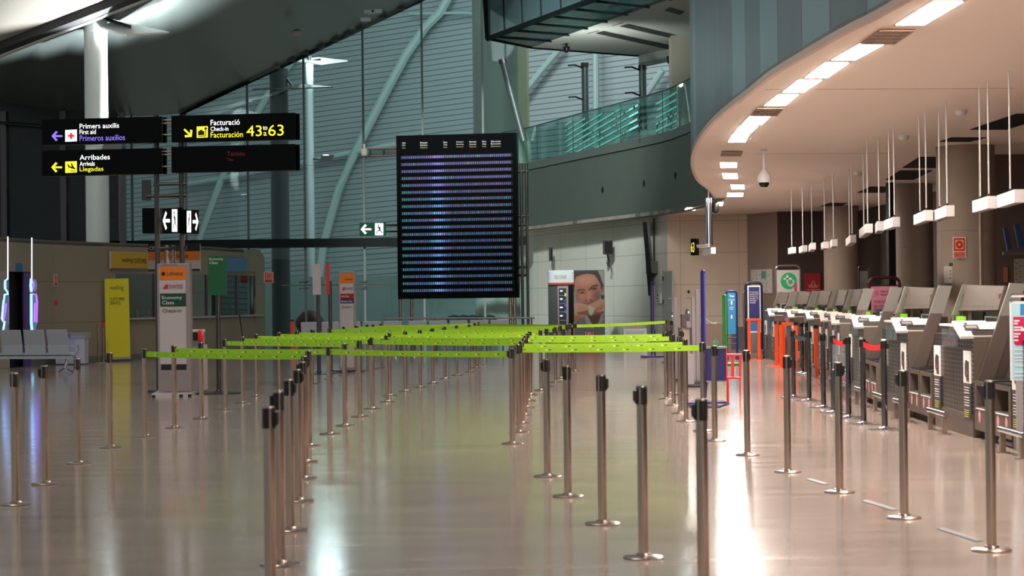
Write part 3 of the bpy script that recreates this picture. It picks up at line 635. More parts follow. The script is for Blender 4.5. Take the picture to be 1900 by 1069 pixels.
# ================================================================ FLIGHT BOARD
bp = Plane(P(735, 400, 59.35), (math.cos(math.radians(11)), -math.sin(math.radians(11))))
o0 = bp.hit(738, 555); bd = thing('flight_board', 'tall black flight information board with glowing blue rows of characters', 'board', (o0.x, o0.y, 0))
TLc, TRc, BLc, BRc = bp.hit(735, 252), bp.hit(958, 246), bp.hit(739, 555), bp.hit(961, 553)
Wd = (TRc - TLc).dot(bp.R); Ht = TLc.z - BLc.z; OB = Vector((TLc.x, TLc.y, BLc.z))
obj('cabinet', obox(B(), OB, bp.R, bp.U, bp.N, Wd, Ht, .22), mat('board_black', (8, 8, 11), .2, spec=.08), bd)
pr = mat('row_recess', (2, 2, 4), .25)
bq = bp
rnd = random.Random(3)
for r in range(20):
    f = r / 19; zc = OB.z + Ht * (1 - (.135 + .815 * f)); u0, u1 = .045, .955
    obj('row_strip', obox(B(), OB + bp.R * Wd * .035 + Vector((0, 0, zc - .05 - OB.z)) + bp.N * .003, bp.R, bp.U, bp.N, Wd * .93, .105, .004), pr, bd)
    cols = []
    for k in range(58):
        x = k / 57; br = .30 + .9 * math.exp(-((x - .33) / .055) ** 2) + .12 * rnd.random() - .12 * (f > .2) * (x > .45)
        c = (.26, .24, 1.0) if f < .3 else ((.2, .32, 1.0) if (k * 7 + r) % 3 else (.14, .5, .85))
        q = rnd.random()
        if q > .955: c = (.05, .85, .75)
        elif q > .90: c = (.75, .25, .8)
        elif f > .12 and x < .08 and q > .3: c = (.05, .6, .55)
        cols.append(tuple(v * br * .62 for v in c))
    led_row('character_row', OB + bp.R * Wd * u0 + Vector((0, 0, zc - .032 - OB.z)), bp.R, bp.N, Wd * (u1 - u0), 58, .066, cols, bd, .4)
for x, x2, (a, b, c) in [(746, 752, ('Vol', 'Flight', 'Vuelo')), (780, 793, ('Destí', 'Destination', 'Destino')), (823, 830, ('Hora', 'Time', 'Hora')), (847, 860, ('Embarque', 'Boarding', 'Embarque')), (871, 884, ('Mostrador', 'Counter', 'Mostrador')), (895, 902, ('Porta', 'Gate', 'Puerta')), (911, 929, ('Observacions', 'Remarks', 'Observaciones'))]:
    yy = 264 - (x - 746) * .02
    txt('column_heading', a, x, yy, x2, yy + 3, bp, mat('soft_white', (170, 170, 180), emit=.6, ecol=(190, 190, 196)), bd); txt('column_heading', b, x, yy + 4.5, x2, yy + 7.5, bp, mat('dim_white', (170, 170, 180), emit=.35, ecol=(180, 180, 190)), bd); txt('column_heading', c, x, yy + 9.2, x2, yy + 12, bp, mat('dim_yellow', (120, 110, 40), emit=.5, ecol=(150, 140, 40)), bd)
for x in (743, 764, 947, 955):
    h = bp.shift(-.1).hit(x, 560); obj('leg', tube(B(), [(h.x, h.y, 0), (h.x, h.y, OB.z + .1)], .05, 10), STEEL, bd)
# tubular side frame on the right and outrigger bars on the left
h = bp.shift(-.3); t = bd
for x in (969, 979):
    q = h.hit(x, 500); obj('pole', tube(B(), [(q.x, q.y, 0), (q.x, q.y, h.hit(x, 303).z)], .04, 10), DSTEEL, t)
for y in (318, 401, 417, 496, 511): obj('rung', tube(B(), [h.hit(958, y), h.hit(981, y)], .035, 8), DSTEEL, t)
obj('bar', tube(B(), [h.hit(677, 277), h.hit(738, 275)], .03, 8), STEEL, t); obj('bar', tube(B(), [h.hit(687, 290), h.hit(738, 288)], .03, 8), STEEL, t)
for x in (687, 712): obj('strut', tube(B(), [h.hit(x, 276), h.hit(x, 290)], .03, 8), DSTEEL, t)
q = h.hit(676, 284); tag(obj('dome_camera', lathe(B(), [(.02, -.12), (.08, -.08), (.1, 0), (.1, .1), (.03, .13), (.03, .25)], (q.x, q.y, q.z), 16), GREYP, smooth=True), 'small white dome camera hanging left of the flight board', 'camera')
# green exit sign left of the board
def exit_sign(x1, y1, x2, y2, pl, flip, label, name='exit_sign', pm=None):
    q = pl.hit((x1 + x2) / 2, y2); t = thing(name, label, 'sign', tuple(q), 'running person exit signs')
    obj('panel', slab_px(B(), x1, y1, x2, y2, pl, .1), pm or E_G, t); w = x2 - x1; hh = y2 - y1
    fx = (lambda u: x1 + u * w) if not flip else (lambda u: x2 - u * w)
    obj('arrow', arrow(B(), fx(.26), y1 + .5 * hh, hh * .75, 180 if not flip else 0, pl, sx=min(1, w * .42 / (hh * .75))), E_W, t)
    dq = pl.shift(.004); o = obj('door_field', poly_px(B(), [(fx(.6), y1 + .05 * hh), (fx(.92), y1 + .05 * hh), (fx(.92), y1 + .94 * hh), (fx(.6), y1 + .94 * hh)], dq, .004), E_W, t)
    rq = pl.shift(.009); bm = B(); disc_px(bm, fx(.73), y1 + .2 * hh, abs(w) * .03, hh * .06, rq, 0, .003, 10)
    for a, b, wd in [((.74, .28), (.79, .55), .06), ((.79, .55), (.70, .66), .035), ((.70, .66), (.66, .84), .03), ((.79, .55), (.85, .72), .035), ((.85, .72), (.91, .74), .03), ((.75, .32), (.67, .42), .022), ((.76, .32), (.84, .46), .022)]:
        A = Vector((fx(a[0]), y1 + a[1] * hh)); Bv = Vector((fx(b[0]), y1 + b[1] * hh)); dd = (Bv - A).normalized(); n = Vector((-dd.y, dd.x)) * wd * abs(w) * .5
        poly_px(bm, [A + n, Bv + n, Bv - n, A - n], rq, .003)
    obj('running_figure', bm, DGREEN, t); return t
ep = facing(58.8, 6, -4); es = exit_sign(667, 413, 715, 438, ep, False, 'green exit sign with running figure and left arrow beside the flight board')
t = es
for y in (418, 430): obj('arm', tube(B(), [ep.shift(-.05).hit(713, y), bp.shift(-.1).hit(738, y - .5)], .025, 8), STEEL, t)

# ================================================================ HANGING DIRECTION SIGNS
sp = Plane(P(300, 300, 36.2), (math.cos(math.radians(9)), -math.sin(math.radians(9))))
base = G(318, 729); tw = thing('sign_tower', 'slim steel ladder tower carrying the black direction signs', 'sign stand', (sp.hit(318, 729).x, sp.hit(318, 729).y, 0))
back = sp.shift(-.12)
for x in (291, 337):
    q = back.hit(x + 1, 450); obj('pole', tube(B(), [(q.x, q.y, 0.02), (q.x, q.y, back.hit(x, 214).z)], .045, 12), DSTEEL, tw)
for y in (341, 363, 460): obj('rung', tube(B(), [back.hit(272 if y == 363 else 285, y + 1), back.hit(346, y)], .03, 8), DSTEEL, tw)
for y in (223, 229, 250, 281, 287, 309): obj('rung', tube(B(), [back.hit(296, y + .5), back.hit(322, y)], .018, 8), STEEL, tw)
for x in (309, 322):
    q = back.shift(-.05).hit(x, 480); obj('pole', tube(B(), [(q.x, q.y, 0.02), (q.x, q.y, back.hit(x, 455).z)], .035, 10), STEEL, tw)
q = back.hit(314, 729); obj('foot', prism(B(), [Vector((q.x - .4, q.y - .2, 0)), Vector((q.x + .35, q.y - .2, 0)), Vector((q.x + .35, q.y + .3, 0)), Vector((q.x - .4, q.y + .3, 0))], (0, 0, .04)), DSTEEL, tw)
SB = mat('sign_black', (8, 7, 9), .25, spec=.1)
def dsign(tl, tr, bl_, label):
    x1, y1 = tl; x2, y2 = tr; q = sp.hit((x1 + x2) / 2, (y1 + y2) / 2 + 24); t = thing('direction_sign', label, 'sign', tuple(q), 'black direction signs')
    obj('panel', slab_px(B(), x1, (y1 + y2) / 2, x2, (y1 + y2) / 2 + bl_, sp, .08), SB, t)
    obj('backing_panel', slab_px(B(), x1 + 8, (y1 + y2) / 2 + 1.5, x2 + 8, (y1 + y2) / 2 + bl_ + .5, sp.shift(-.16), .06), SB, t)
    return t
s1 = dsign((78, 222), (300, 216), 48, 'black sign reading Primers auxilis First aid with a violet arrow and red cross')
txt('lettering', 'Primers auxilis', 148, 229, 221, 238, sp, E_W, s1); txt('lettering', 'First aid', 148, 240.5, 178, 249, sp, E_W, s1); txt('lettering', 'Primeros auxilios', 148, 250.5, 232, 261, sp, E_P, s1)
obj('arrow', arrow(B(), 106, 252.5, 19, 180, sp), E_P, s1)
obj('pictogram', poly_px(B(), [(121, 241.5), (142.5, 240.5), (142.5, 262), (121, 263)], sp.shift(.005), .004), E_W, s1)
obj('red_cross', poly_px(B(), [(130, 246.5), (134, 246.5), (134, 250), (138, 250), (138, 254), (134, 254), (134, 258), (130, 258), (130, 254), (126, 254), (126, 250), (130, 250)], sp.shift(.01), .004), E_R, s1)
s2 = dsign((78, 280.5), (300, 274), 47.5, 'black sign reading Arribades Arrivals Llegadas with a yellow arrow and aeroplane')
txt('lettering', 'Arribades', 148, 287, 204, 296.5, sp, E_W, s2); txt('lettering', 'Arrivals', 148, 299.5, 176, 308, sp, E_W, s2); txt('lettering', 'Llegadas', 148, 309.5, 192, 320, sp, E_Y, s2)
obj('arrow', arrow(B(), 105.5, 310.5, 19, 180, sp), E_Y, s2)
obj('pictogram', poly_px(B(), [(121, 300), (142.5, 299), (142.5, 320), (121, 321)], sp.shift(.005), .004), E_Y, s2)
obj('aeroplane_mark', poly_px(B(), [(124.5, 304.5), (127, 305), (129, 308.5), (133, 309.6), (131, 302.5), (133.2, 303), (137, 310.6), (140, 312), (139.5, 314), (133, 312.8), (127, 310.5)], sp.shift(.01), .004), INK, s2)
obj('runway_mark', poly_px(B(), [(131, 316.5), (140, 316.5), (140, 317.8), (131, 317.8)], sp.shift(.01), .004), INK, s2)
s3 = dsign((318, 214), (547, 210), 49.5, 'black sign reading Facturació Check-in Facturación 43 to 63 in yellow and white')
txt('lettering', 'Facturació', 391, 222, 445, 232, sp, E_W, s3); txt('lettering', 'Check-in', 391, 235, 424, 243, sp, E_W, s3); txt('lettering', 'Facturación', 391, 244.5, 451, 255, sp, E_Y, s3)
txt('lettering', '43', 457.5, 233, 486, 253, sp, E_Y, s3); txt('lettering', 'to', 488, 234, 496, 241, sp, E_W, s3); txt('lettering', 'a', 489, 245, 495, 252, sp, E_Y, s3); txt('lettering', '63', 498, 231.5, 526.5, 252, sp, E_Y, s3)
obj('arrow', arrow(B(), 348.5, 246.5, 19, -45, sp), E_Y, s3)
obj('pictogram', poly_px(B(), [(365, 235), (385.5, 234), (385.5, 255), (365, 256)], sp.shift(.005), .004), E_Y, s3)
obj('suitcase_mark', poly_px(B(), [(367.5, 243), (370.5, 243), (370.5, 241), (375.5, 241), (375.5, 243), (379, 243), (379, 250.5), (367.5, 251)], sp.shift(.01), .004), INK, s3)
bm = B(); disc_px(bm, 381.5, 238.5, 2.4, 2.4, sp, .01, .003, 14); poly_px(bm, [(380.8, 240), (382.3, 240), (382.3, 252.5), (380.8, 252.5)], sp.shift(.01), .003); poly_px(bm, [(367.5, 252), (382.3, 251.5), (382.3, 253), (367.5, 253.5)], sp.shift(.01), .003); obj('clock_mark', bm, INK, s3)
s4 = dsign((318, 272), (547, 267.5), 48.5, 'switched off black display panel with faint red letters below the check-in sign')
txt('dim_lettering', 'Taisteu', 421, 281, 454, 289, sp, E_DR, s4); txt('dim_lettering', 'Teu', 421, 293, 433, 299, sp, E_DR, s4)
# exit boxes on the tower
for x1, y1, x2, y2, ang, flip, lab in [(301, 386, 331, 433, 38, False, 'black exit box with a left arrow and running figure on the sign tower'), (345, 389, 369, 434, -38, True, 'black exit box with a right arrow and running figure on the sign tower')]:
    c = P((x1 + x2) / 2, 410, 35.9); pl = Plane(c, (math.cos(math.radians(ang)), -math.sin(math.radians(ang))))
    e_ = exit_sign(x1, y1, x2, y2, pl, flip, lab, pm=SB); q = back.hit(291 if x1 < 340 else 337, 410); obj('arm', tube(B(), [pl.shift(-.05).hit((x1 + x2) / 2, 405), q], .025, 8), DSTEEL, e_)
tag(obj('sign_box', slab_px(B(), 264, 386, 296, 433, sp.shift(-.2), .2), SB), 'unlit black box on the left side of the sign tower', 'sign')
tag(obj('grey_plate', slab_px(B(), 263, 334, 279, 372, sp.shift(-.15), .05), DSTEEL), 'small grey plate on the left of the sign tower under the arrivals sign', 'plate')
# airline totems ---------------------------------------------------------------
def totem(x1, x2, ytop, ybot, Y, side, rows, label, wheels=True, footbottom=None):
    pl = facing(Y, 8, 0); pl = Plane(P((x1 + x2) / 2, 600, Y), (math.cos(math.radians(6)), -math.sin(math.radians(6))))
    L = pl.hit(x1, 600); Rr = pl.hit(x2, 600); w = (Rr - L).dot(pl.R); H = pl.hit((x1 + x2) / 2, ytop).z
    t = thing('airline_totem', label, 'sign', (L.x + w / 2, L.y, 0), 'grey airline totems')
    obj('body', obox(B(), (L.x, L.y, .07), pl.R, pl.U, pl.N, w, H - .07, .16), mat('totem_grey', (150, 134, 134), .4, .2), t, bevel=.01)
    return t, pl
t1, pl = totem(292, 353, 489, 735, 35, 8, None, 'tall grey totem reading Swiss and Economy Class Check-in beside the sign tower')
q = pl.shift(.003)
obj('panel_white', slab_px(B(), 296, 496, 345, 676, q, .004), LGREY, t1)
obj('panel_orange', slab_px(B(), 296, 495, 345, 520, q.shift(.002), .004), LORANGE, t1)
obj('panel_green', slab_px(B(), 297, 544.5, 345, 569, q.shift(.002), .004), DGREEN, t1)
obj('panel_black', slab_px(B(), 299, 676, 346, 686.5, q.shift(.002), .004), INK, t1)
txt('lettering', 'Lufthansa Group', 299, 489.8, 328, 493, q, INK, t1); txt('lettering', 'Lufthansa', 310, 504, 339, 511, q, INK, t1)
obj('round_mark', disc_px(B(), 303, 508, 3.6, 3.6, q, .008), INK, t1)
txt('lettering', 'SWISS', 314, 528, 339, 535.5, q, mat('swiss_ink', (120, 24, 30), .5), t1)
obj('tail_mark', poly_px(B(), [(302, 536), (307, 528), (312.5, 528), (311.5, 536)], q.shift(.007), .003), mat('swiss_red', (200, 28, 36), .5), t1)
txt('lettering', 'Economy', 301, 549, 338, 557, q, PAPER, t1); txt('lettering', 'Class', 301, 558, 323, 565, q, PAPER, t1); txt('lettering', 'Check-in', 302, 573, 336.5, 580, q, INK, t1)
obj('base_plate', prism(B(), [(G(281, 737)), (G(355, 736)), (G(370, 727)), (G(298, 727))], (0, 0, .05)), LGREY, t1)
for x, y in ((285, 739), (336, 738), (352, 737.5)): g = G(x, y - 1); obj('foot', lathe(B(), [(.03, 0), (.03, .04)], tuple(g), 10), BLACK, t1)
t2, pl = totem(628.5, 659, 503.5, 691, 45.5, 8, None, 'grey totem reading First Class and Business Class Check-in farther back')
q = pl.shift(.003)
obj('panel_white', slab_px(B(), 631, 508, 656, 682, q, .004), LGREY, t2); obj('panel_orange', slab_px(B(), 631, 508, 656, 526, q.shift(.002), .004), LORANGE, t2)
obj('panel_red', slab_px(B(), 631.5, 545, 656.5, 554.5, q.shift(.002), .004), mat('deep_red_print', (150, 14, 26), .5), t2); obj('panel_navy', slab_px(B(), 631.5, 554.5, 656.5, 563, q.shift(.002), .004), mat('deep_navy_print', (24, 28, 84), .5), t2)
txt('lettering', 'Lufthansa', 638.5, 516, 654, 520, q, INK, t2); txt('lettering', 'SWISS', 641, 533.5, 654, 538, q, INK, t2); obj('tail_mark', poly_px(B(), [(634.5, 539), (637, 533), (640, 533), (639.4, 539)], q.shift(.007), .003), MT['swiss_red'], t2)
txt('lettering', 'First Class', 633.5, 548, 647.5, 551.5, q, PAPER, t2); txt('lettering', 'Business Class', 633.5, 557, 654, 561, q, PAPER, t2); txt('lettering', 'Check-in', 634, 567, 652, 572, q, INK, t2)
g = pl.hit(644, 691); obj('base_plate', box(B(), g.x - .35, g.x + .35, g.y - .2, g.y + .35, .0, .05), DSTEEL, t2)
# sign behind the totem and other signs on poles
hp2 = Plane(P(322, 480, 38), (math.cos(math.radians(4)), -math.sin(math.radians(4))))
t = thing('airline_sign', 'wide airline sign in black orange and grey behind the sign tower', 'sign', tuple(hp2.hit(322, 503)))
obj('panel', slab_px(B(), 275, 453, 371, 503, hp2, .06), LGREY, t); obj('band_black', slab_px(B(), 275, 452, 371, 466.5, hp2.shift(.004), .004), INK, t); obj('band_orange', slab_px(B(), 275, 466.5, 371, 483, hp2.shift(.004), .004), LORANGE, t); obj('band_foot', slab_px(B(), 275, 499.5, 371, 503, hp2.shift(.004), .004), INK, t)
txt('lettering', 'Check-in', 277.5, 457, 307, 464, hp2, PAPER, t, .01); txt('lettering', 'Lufthansa', 313, 470, 349, 479, hp2, INK, t, .01); txt('lettering', 'SWISS', 316, 487, 338, 494, hp2, MT['swiss_ink'], t, .01)
for x in (296, 332):
    g = hp2.shift(-.1).hit(x, 600); obj('pole', tube(B(), [(g.x, g.y, .02), (g.x, g.y, hp2.hit(x, 496).z)], .03, 8), DSTEEL, t)
def pole_sign(x1, y1, x2, y2, px, ybase, Y, m, label, words=(), r=.035, ytop=None, basew=.32, ang=0):
    pl = Plane(P(px, 560, Y), (math.cos(math.radians(ang)), -math.sin(math.radians(ang)))); g = pl.hit(px, 600)
    t = thing('pole_sign', label, 'sign', (g.x, g.y, 0), 'signs on round-footed poles')
    obj('pole', tube(B(), [(g.x, g.y, .03), (g.x, g.y, pl.hit(px, ytop or y2 - 6).z)], r, 12), DSTEEL, t, True)
    obj('base_disc', lathe(B(), [(basew, 0), (basew, .012), (.06, .04), (.05, .06)], (g.x, g.y, 0), 28), BLACK, t)
    obj('panel', slab_px(B(), x1, y1, x2, y2, pl.shift(r + .03), .03), m, t)
    for wd, a, b, c, d, mm in words: txt('lettering', wd, a, b, c, d, pl.shift(r + .03), mm, t)
    return t
pole_sign(386.5, 475, 420, 547.5, 405, 730, 35.6, GREEN, 'tall green Economy Class sign on a steel pole', [('Economy', 388.5, 478.5, 414, 484, PAPER), ('Class', 388.5, 485, 404, 490, PAPER)], .04, 545, .42)
pole_sign(580, 490, 595, 547, 591, 694, 44.6, LGREY, 'narrow blank grey sign on a steel pole in front of the bench', (), .04, 522, .35)
pole_sign(605, 489, 611, 547, 613, 693, 45.4, mat('red_print', (214, 44, 40), .5), 'narrow red edge-on sign on a steel pole beside the farther totem', (), .04, 522, .35)
# pedestal with red can next to the totem
kp = facing(35.9, 6, -4); g = kp.hit(365, 660)
t = thing('printer_stand', 'pale boxy stand with dark front behind the economy totem', 'stand', (g.x, g.y, 0))
obj('body', slab_px(B(), 353, 640, 377, 724, kp, .3), LGREY, t); obj('head', slab_px(B(), 352, 614, 373, 641, kp.shift(.01), .25), GREYP, t); obj('dark_panel', slab_px(B(), 353, 618, 371, 632, kp.shift(.02), .01), DSTEEL, t); obj('top_lid', slab_px(B(), 352, 611.5, 373, 616, kp.shift(.03), .28), WHITE, t)
obj('foot_bar', tube(B(), [G(352, 727), G(380, 723)], .03, 8), DSTEEL, t)

# ================================================================ BENCHES
BEN = mat('perforated_bench_steel', (186, 188, 198), .4, .4)
def bench(n, w=.55):
    t = thing('bench', 'x', 'bench', (0, 0, 0))
    for k in range(n):
        x = k * w
        prof = [(.02, .42), (.0, .45), (-.02, .62), (-.1, .95), (-.13, .955), (-.06, .62), (-.05, .43), (-.05, .40)]
        bm = B(); prism(bm, [(x + .03, y, z) for y, z in prof], (w - .06, 0, 0)); obj('backrest', bm, BEN, t, bevel=.01)
        prof = [(-.05, .40), (.0, .42), (.25, .40), (.48, .44), (.5, .42), (.25, .37), (.0, .39)]
        bm = B(); prism(bm, [(x + .03, y, z) for y, z in prof], (w - .06, 0, 0)); obj('seat', bm, BEN, t, bevel=.01)
    obj('beam', box(B(), 0, n * w, .14, .24, .31, .37), CHROME, t)
    for k in (0.35, n - .35):
        x = k * w; obj('leg', tube(B(), [(x, .19, .32), (x, .19, .1), (x, .45, .03), (x, .52, .03)], .025, 8), CHROME, t); obj('leg', tube(B(), [(x, .19, .3), (x, .05, .1), (x, -.2, .03)], .025, 8), CHROME, t)
    for k in range(n + 1):
        x = k * w; obj('armrest', tube(B(), [(x, -.02, .58), (x, .34, .62), (x, .4, .5), (x, .25, .42)], .014, 6), CHROME, t)
    return t
b5 = bench(5)
g = P(557, 620, 57.5); b5.location = (g.x, 57.5, 0); b5['label'] = 'silver bench row seen from behind, left one under the glass facade'; b5['group'] = 'silver bench rows'
dup(b5, (g.x + 2.85, 57.7, 0), 0, 'silver bench row seen from behind, right one in front of the flight board', 'silver bench rows')
g = G(-60, 690); dup(b5, (g.x + .05, 47.6, 0), math.radians(-14), 'silver bench row with armrests at the far left in front of the beige wall', 'silver bench rows')
h = facing(58.6); a, b = h.hit(711, 591), h.hit(992, 590); t = thing('white_rail', 'long white horizontal rail crossing below the flight board', 'rail', (a.x, a.y, 0))
obj('rail_bar', tube(B(), [a, b], .025, 8), GREYP, t)
for f in (.02, .35, .68, .98): p = a.lerp(b, f); obj('leg', tube(B(), [(p.x, p.y, 0), p], .025, 8), STEEL, t)

# ================================================================ LEFT SIDE
# yellow roll-up banner
bp2 = Plane(P(218, 665, 56.0), (math.cos(math.radians(-30)), -math.sin(math.radians(-30)))); g = bp2.hit(218, 665)
t = thing('roll_up_banner', 'yellow roll-up banner reading vueling customer service', 'banner', (g.x, g.y, 0))
obj('banner_sheet', poly_px(B(), [(194, 518), (238.5, 516.5), (242, 662), (196.5, 664)], bp2, .01), YELLOW, t)
obj('floor_cassette', poly_px(B(), [(195, 664), (243, 662), (243, 666), (195, 668)], bp2.shift(.05), .12), GREYP, t)
txt('lettering', 'vueling', 203, 529, 229, 540, bp2, mat('grey_ink', (74, 76, 66), .6), t); txt('lettering', 'CUSTOMER', 203.5, 552, 231, 558, bp2, INK, t); txt('lettering', 'SERVICE', 203.5, 559.5, 224, 565.5, bp2, INK, t)
# wall signs
pl = wallseg(240).shift(.1); t = thing('wall_sign', 'yellow wall sign reading vueling customer above the service window', 'sign', tuple(pl.hit(240, 498)))
obj('panel', poly_px(B(), [(207, 468), (276, 470), (276, 498), (207, 497)], pl, .06), mat('sign_yellow', (206, 160, 24), .5), t)
obj('frame', poly_px(B(), [(205.5, 466.5), (277, 468.5), (277, 499.5), (205.5, 498.5)], pl.shift(-.02), .05), LGREY, t)
txt('lettering', 'vueling', 226, 478, 246, 489, pl, INK, t); txt('lettering', 'CUSTOMER', 248, 480, 272, 488.5, pl, INK, t)
pl = wallseg(440).shift(.1); tag(obj('wall_sign', poly_px(B(), [(419, 478), (459, 478.5), (459, 504.5), (419, 504)], pl, .05), mat('sky_blue_print', (70, 130, 180), .5)), 'blue wall sign above the right service window', 'sign')
pl = wallseg(37).shift(.03); tag(obj('wall_sign', slab_px(B(), 31.5, 489, 42, 503, pl, .02), mat('small_blue', (40, 100, 150), .5)), 'small blue plate above the dark doorway', 'sign')
def fire_sign(x1, y1, x2, y2, pl, label, words=None):
    t = thing('fire_sign', label, 'sign', tuple(pl.hit((x1 + x2) / 2, y2)), 'red fire safety signs'); w = x2 - x1; h = y2 - y1
    obj('plate', slab_px(B(), x1, y1, x2, y2, pl, .015), PAPER, t); RR = mat('sign_red', (214, 32, 20), .5); q = pl.shift(.005); CRM = mat('sign_cream', (222, 196, 140), .6)
    obj('red_field', slab_px(B(), x1 + .08 * w, y1 + .05 * h, x2 - .08 * w, y1 + .65 * h, q, .003), RR, t); obj('cream_field', slab_px(B(), x1 + .19 * w, y1 + .13 * h, x2 - .19 * w, y1 + .57 * h, q.shift(.003), .003), CRM, t)
    cx, cy = (x1 + x2) / 2, y1 + .35 * h; obj('red_ring', disc_px(B(), cx, cy, .27 * w, .19 * h, q.shift(.006), 0), RR, t); obj('ring_centre', disc_px(B(), cx, cy, .09 * w, .06 * h, q.shift(.01), 0), CRM, t)
    obj('red_caption', slab_px(B(), x1 + .08 * w, y1 + .7 * h, x2 - .08 * w, y1 + .96 * h, q, .003), RR, t)
    if words:
        for i, wd in enumerate(words): txt('lettering', wd, x1 + .12 * w, y1 + (.725 + .12 * i) * h, x2 - .12 * w, y1 + (.81 + .12 * i) * h, q.shift(.004), PAPER, t)
    return t
pl = wallseg(103).shift(.03)
fire_sign(100.5, 509, 106.5, 531, pl, 'tiny red fire sign on the beige wall left of the yellow banner')
fire_sign(490, 505, 507, 525, Plane(P(498, 515, 66), (1, 0)), 'red and white fire equipment sign hanging at the end of the beige block')
tag(obj('alarm_button', slab_px(B(), 101.5, 558, 107, 565, pl, .05), RED), 'small red alarm button on the beige wall', 'alarm')
# white bin with a liner
g = G(131, 676); t = thing('waste_container', 'white plastic lined waste container against the beige wall', 'bin', (g.x, g.y - .4, 0)); bx = facing(g.y - .55)
obj('body', slab_px(B(), 103, 624, 157, 675, bx, .5), mat('bin_white', (190, 186, 204), .4), t, bevel=.01); obj('front_panel', slab_px(B(), 107, 628, 139, 672, bx.shift(.01), .01), mat('bin_lilac', (176, 172, 200), .35), t)
obj('liner', slab_px(B(), 101, 617, 160, 628, bx.shift(.03), .56), glass('thin_plastic', (.85, .85, .9), .08, .2, .3, (190, 190, 195)), t); obj('round_emblem', disc_px(B(), 127, 623, 3.5, 4, bx.shift(.035), 0), mat('emblem_violet', (120, 100, 190), .5), t)
# neon figures
NEON_C = mat('neon_cyan', (150, 210, 255), emit=2.4, ecol=(120, 200, 255)); NEON_V = mat('neon_violet', (150, 90, 255), emit=1.8, ecol=(140, 80, 255)); NEON_W = mat('neon_thread', (240, 230, 255), emit=1.6, ecol=(235, 225, 250))
def neon(cx, mir, Y, label):
    q = lambda x, y: P(cx + mir * x, y, Y); t = thing('neon_figure', label, 'light figure', tuple(q(0, 655)), 'hanging neon person outlines')
    obj('hanging_thread', tube(B(), [q(3, 439), q(3, 517)], .014, 6), NEON_W, t)
    obj('head_outline', tube(B(), [q(3, 517), q(-2, 521), q(-2, 536), q(3, 543)], .024, 6), NEON_C, t)
    obj('body_outline', tube(B(), [q(4, 545), q(-3, 547), q(-5, 560), q(-8, 592), q(-6, 596), q(-3, 597), q(-5, 610), q(-6, 655 if mir < 0 else 612)], .024, 6), NEON_C, t)
    obj('arm_outline', tube(B(), [q(0, 563), q(-2, 580), q(-5, 597)], .02, 6), NEON_V, t)
    return t
NY = 50.2
neon(11.5, 1, NY, 'cyan and violet neon person outline at the left edge beside the doorway')
q = lambda x, y: P(x, y, 50.9)
t = thing('neon_figure', 'cyan and violet neon person outline on the right side of the dark doorway', 'light figure', tuple(q(60, 657)), 'hanging neon person outlines')
obj('hanging_thread', tube(B(), [q(59, 441), q(59, 517)], .014, 6), NEON_W, t); obj('head_outline', tube(B(), [q(58, 517), q(57, 530), q(58, 542)], .03, 6), NEON_C, t); obj('head_outline', tube(B(), [q(60, 520), q(63, 528), q(60, 540)], .015, 6), NEON_V, t)
obj('body_outline', tube(B(), [q(58, 545), q(58, 600), q(60, 620), q(60, 657)], .03, 6), NEON_C, t); obj('arm_outline', tube(B(), [q(60, 545), q(67, 547), q(69, 560), q(68, 598), q(64, 597), q(65, 562)], .02, 6), NEON_V, t)
for x1, x2, lab in [(5, 17, 'white cut-out person board behind the left neon outline'), (60, 70, 'white cut-out person board behind the right neon outline')]:
    pl = facing(51.2 if x1 > 30 else 50.6); bm = B(); disc_px(bm, (x1 + x2) / 2 - 1, 530, 4.5, 12, pl, 0, .02); poly_px(bm, [(x1 + 2, 545), (x2 - 1, 545), (x2, 552), (x2, 600), (x2 - 3, 606), (x2 - 3, 655), (x1 + 2, 655), (x1, 600)], pl, .02)
    tag(obj('person_cutout', bm, mat('cutout_grey', (170, 165, 180), .6)), lab, 'cut-out', 'person shaped cut-outs')
tag(obj('violet_door_jamb', slab_px(B(), 46, 506, 57, 690, wallseg(30).shift(.0), .04), mat('violet_print', (84, 56, 130), .5)), 'violet strip standing in the dark doorway', 'strip')
doorp = Plane(d0, (d1.x - d0.x, d1.y - d0.y)); tag(obj('dark_door', obox(B(), Vector((d0.x, d0.y, 0)) - doorp.N * .2, doorp.R, doorp.U, doorp.N, (d1 - d0).dot(doorp.R), 2.3, .04), BLACKM), 'dark open doorway leaf in the beige wall', 'door')
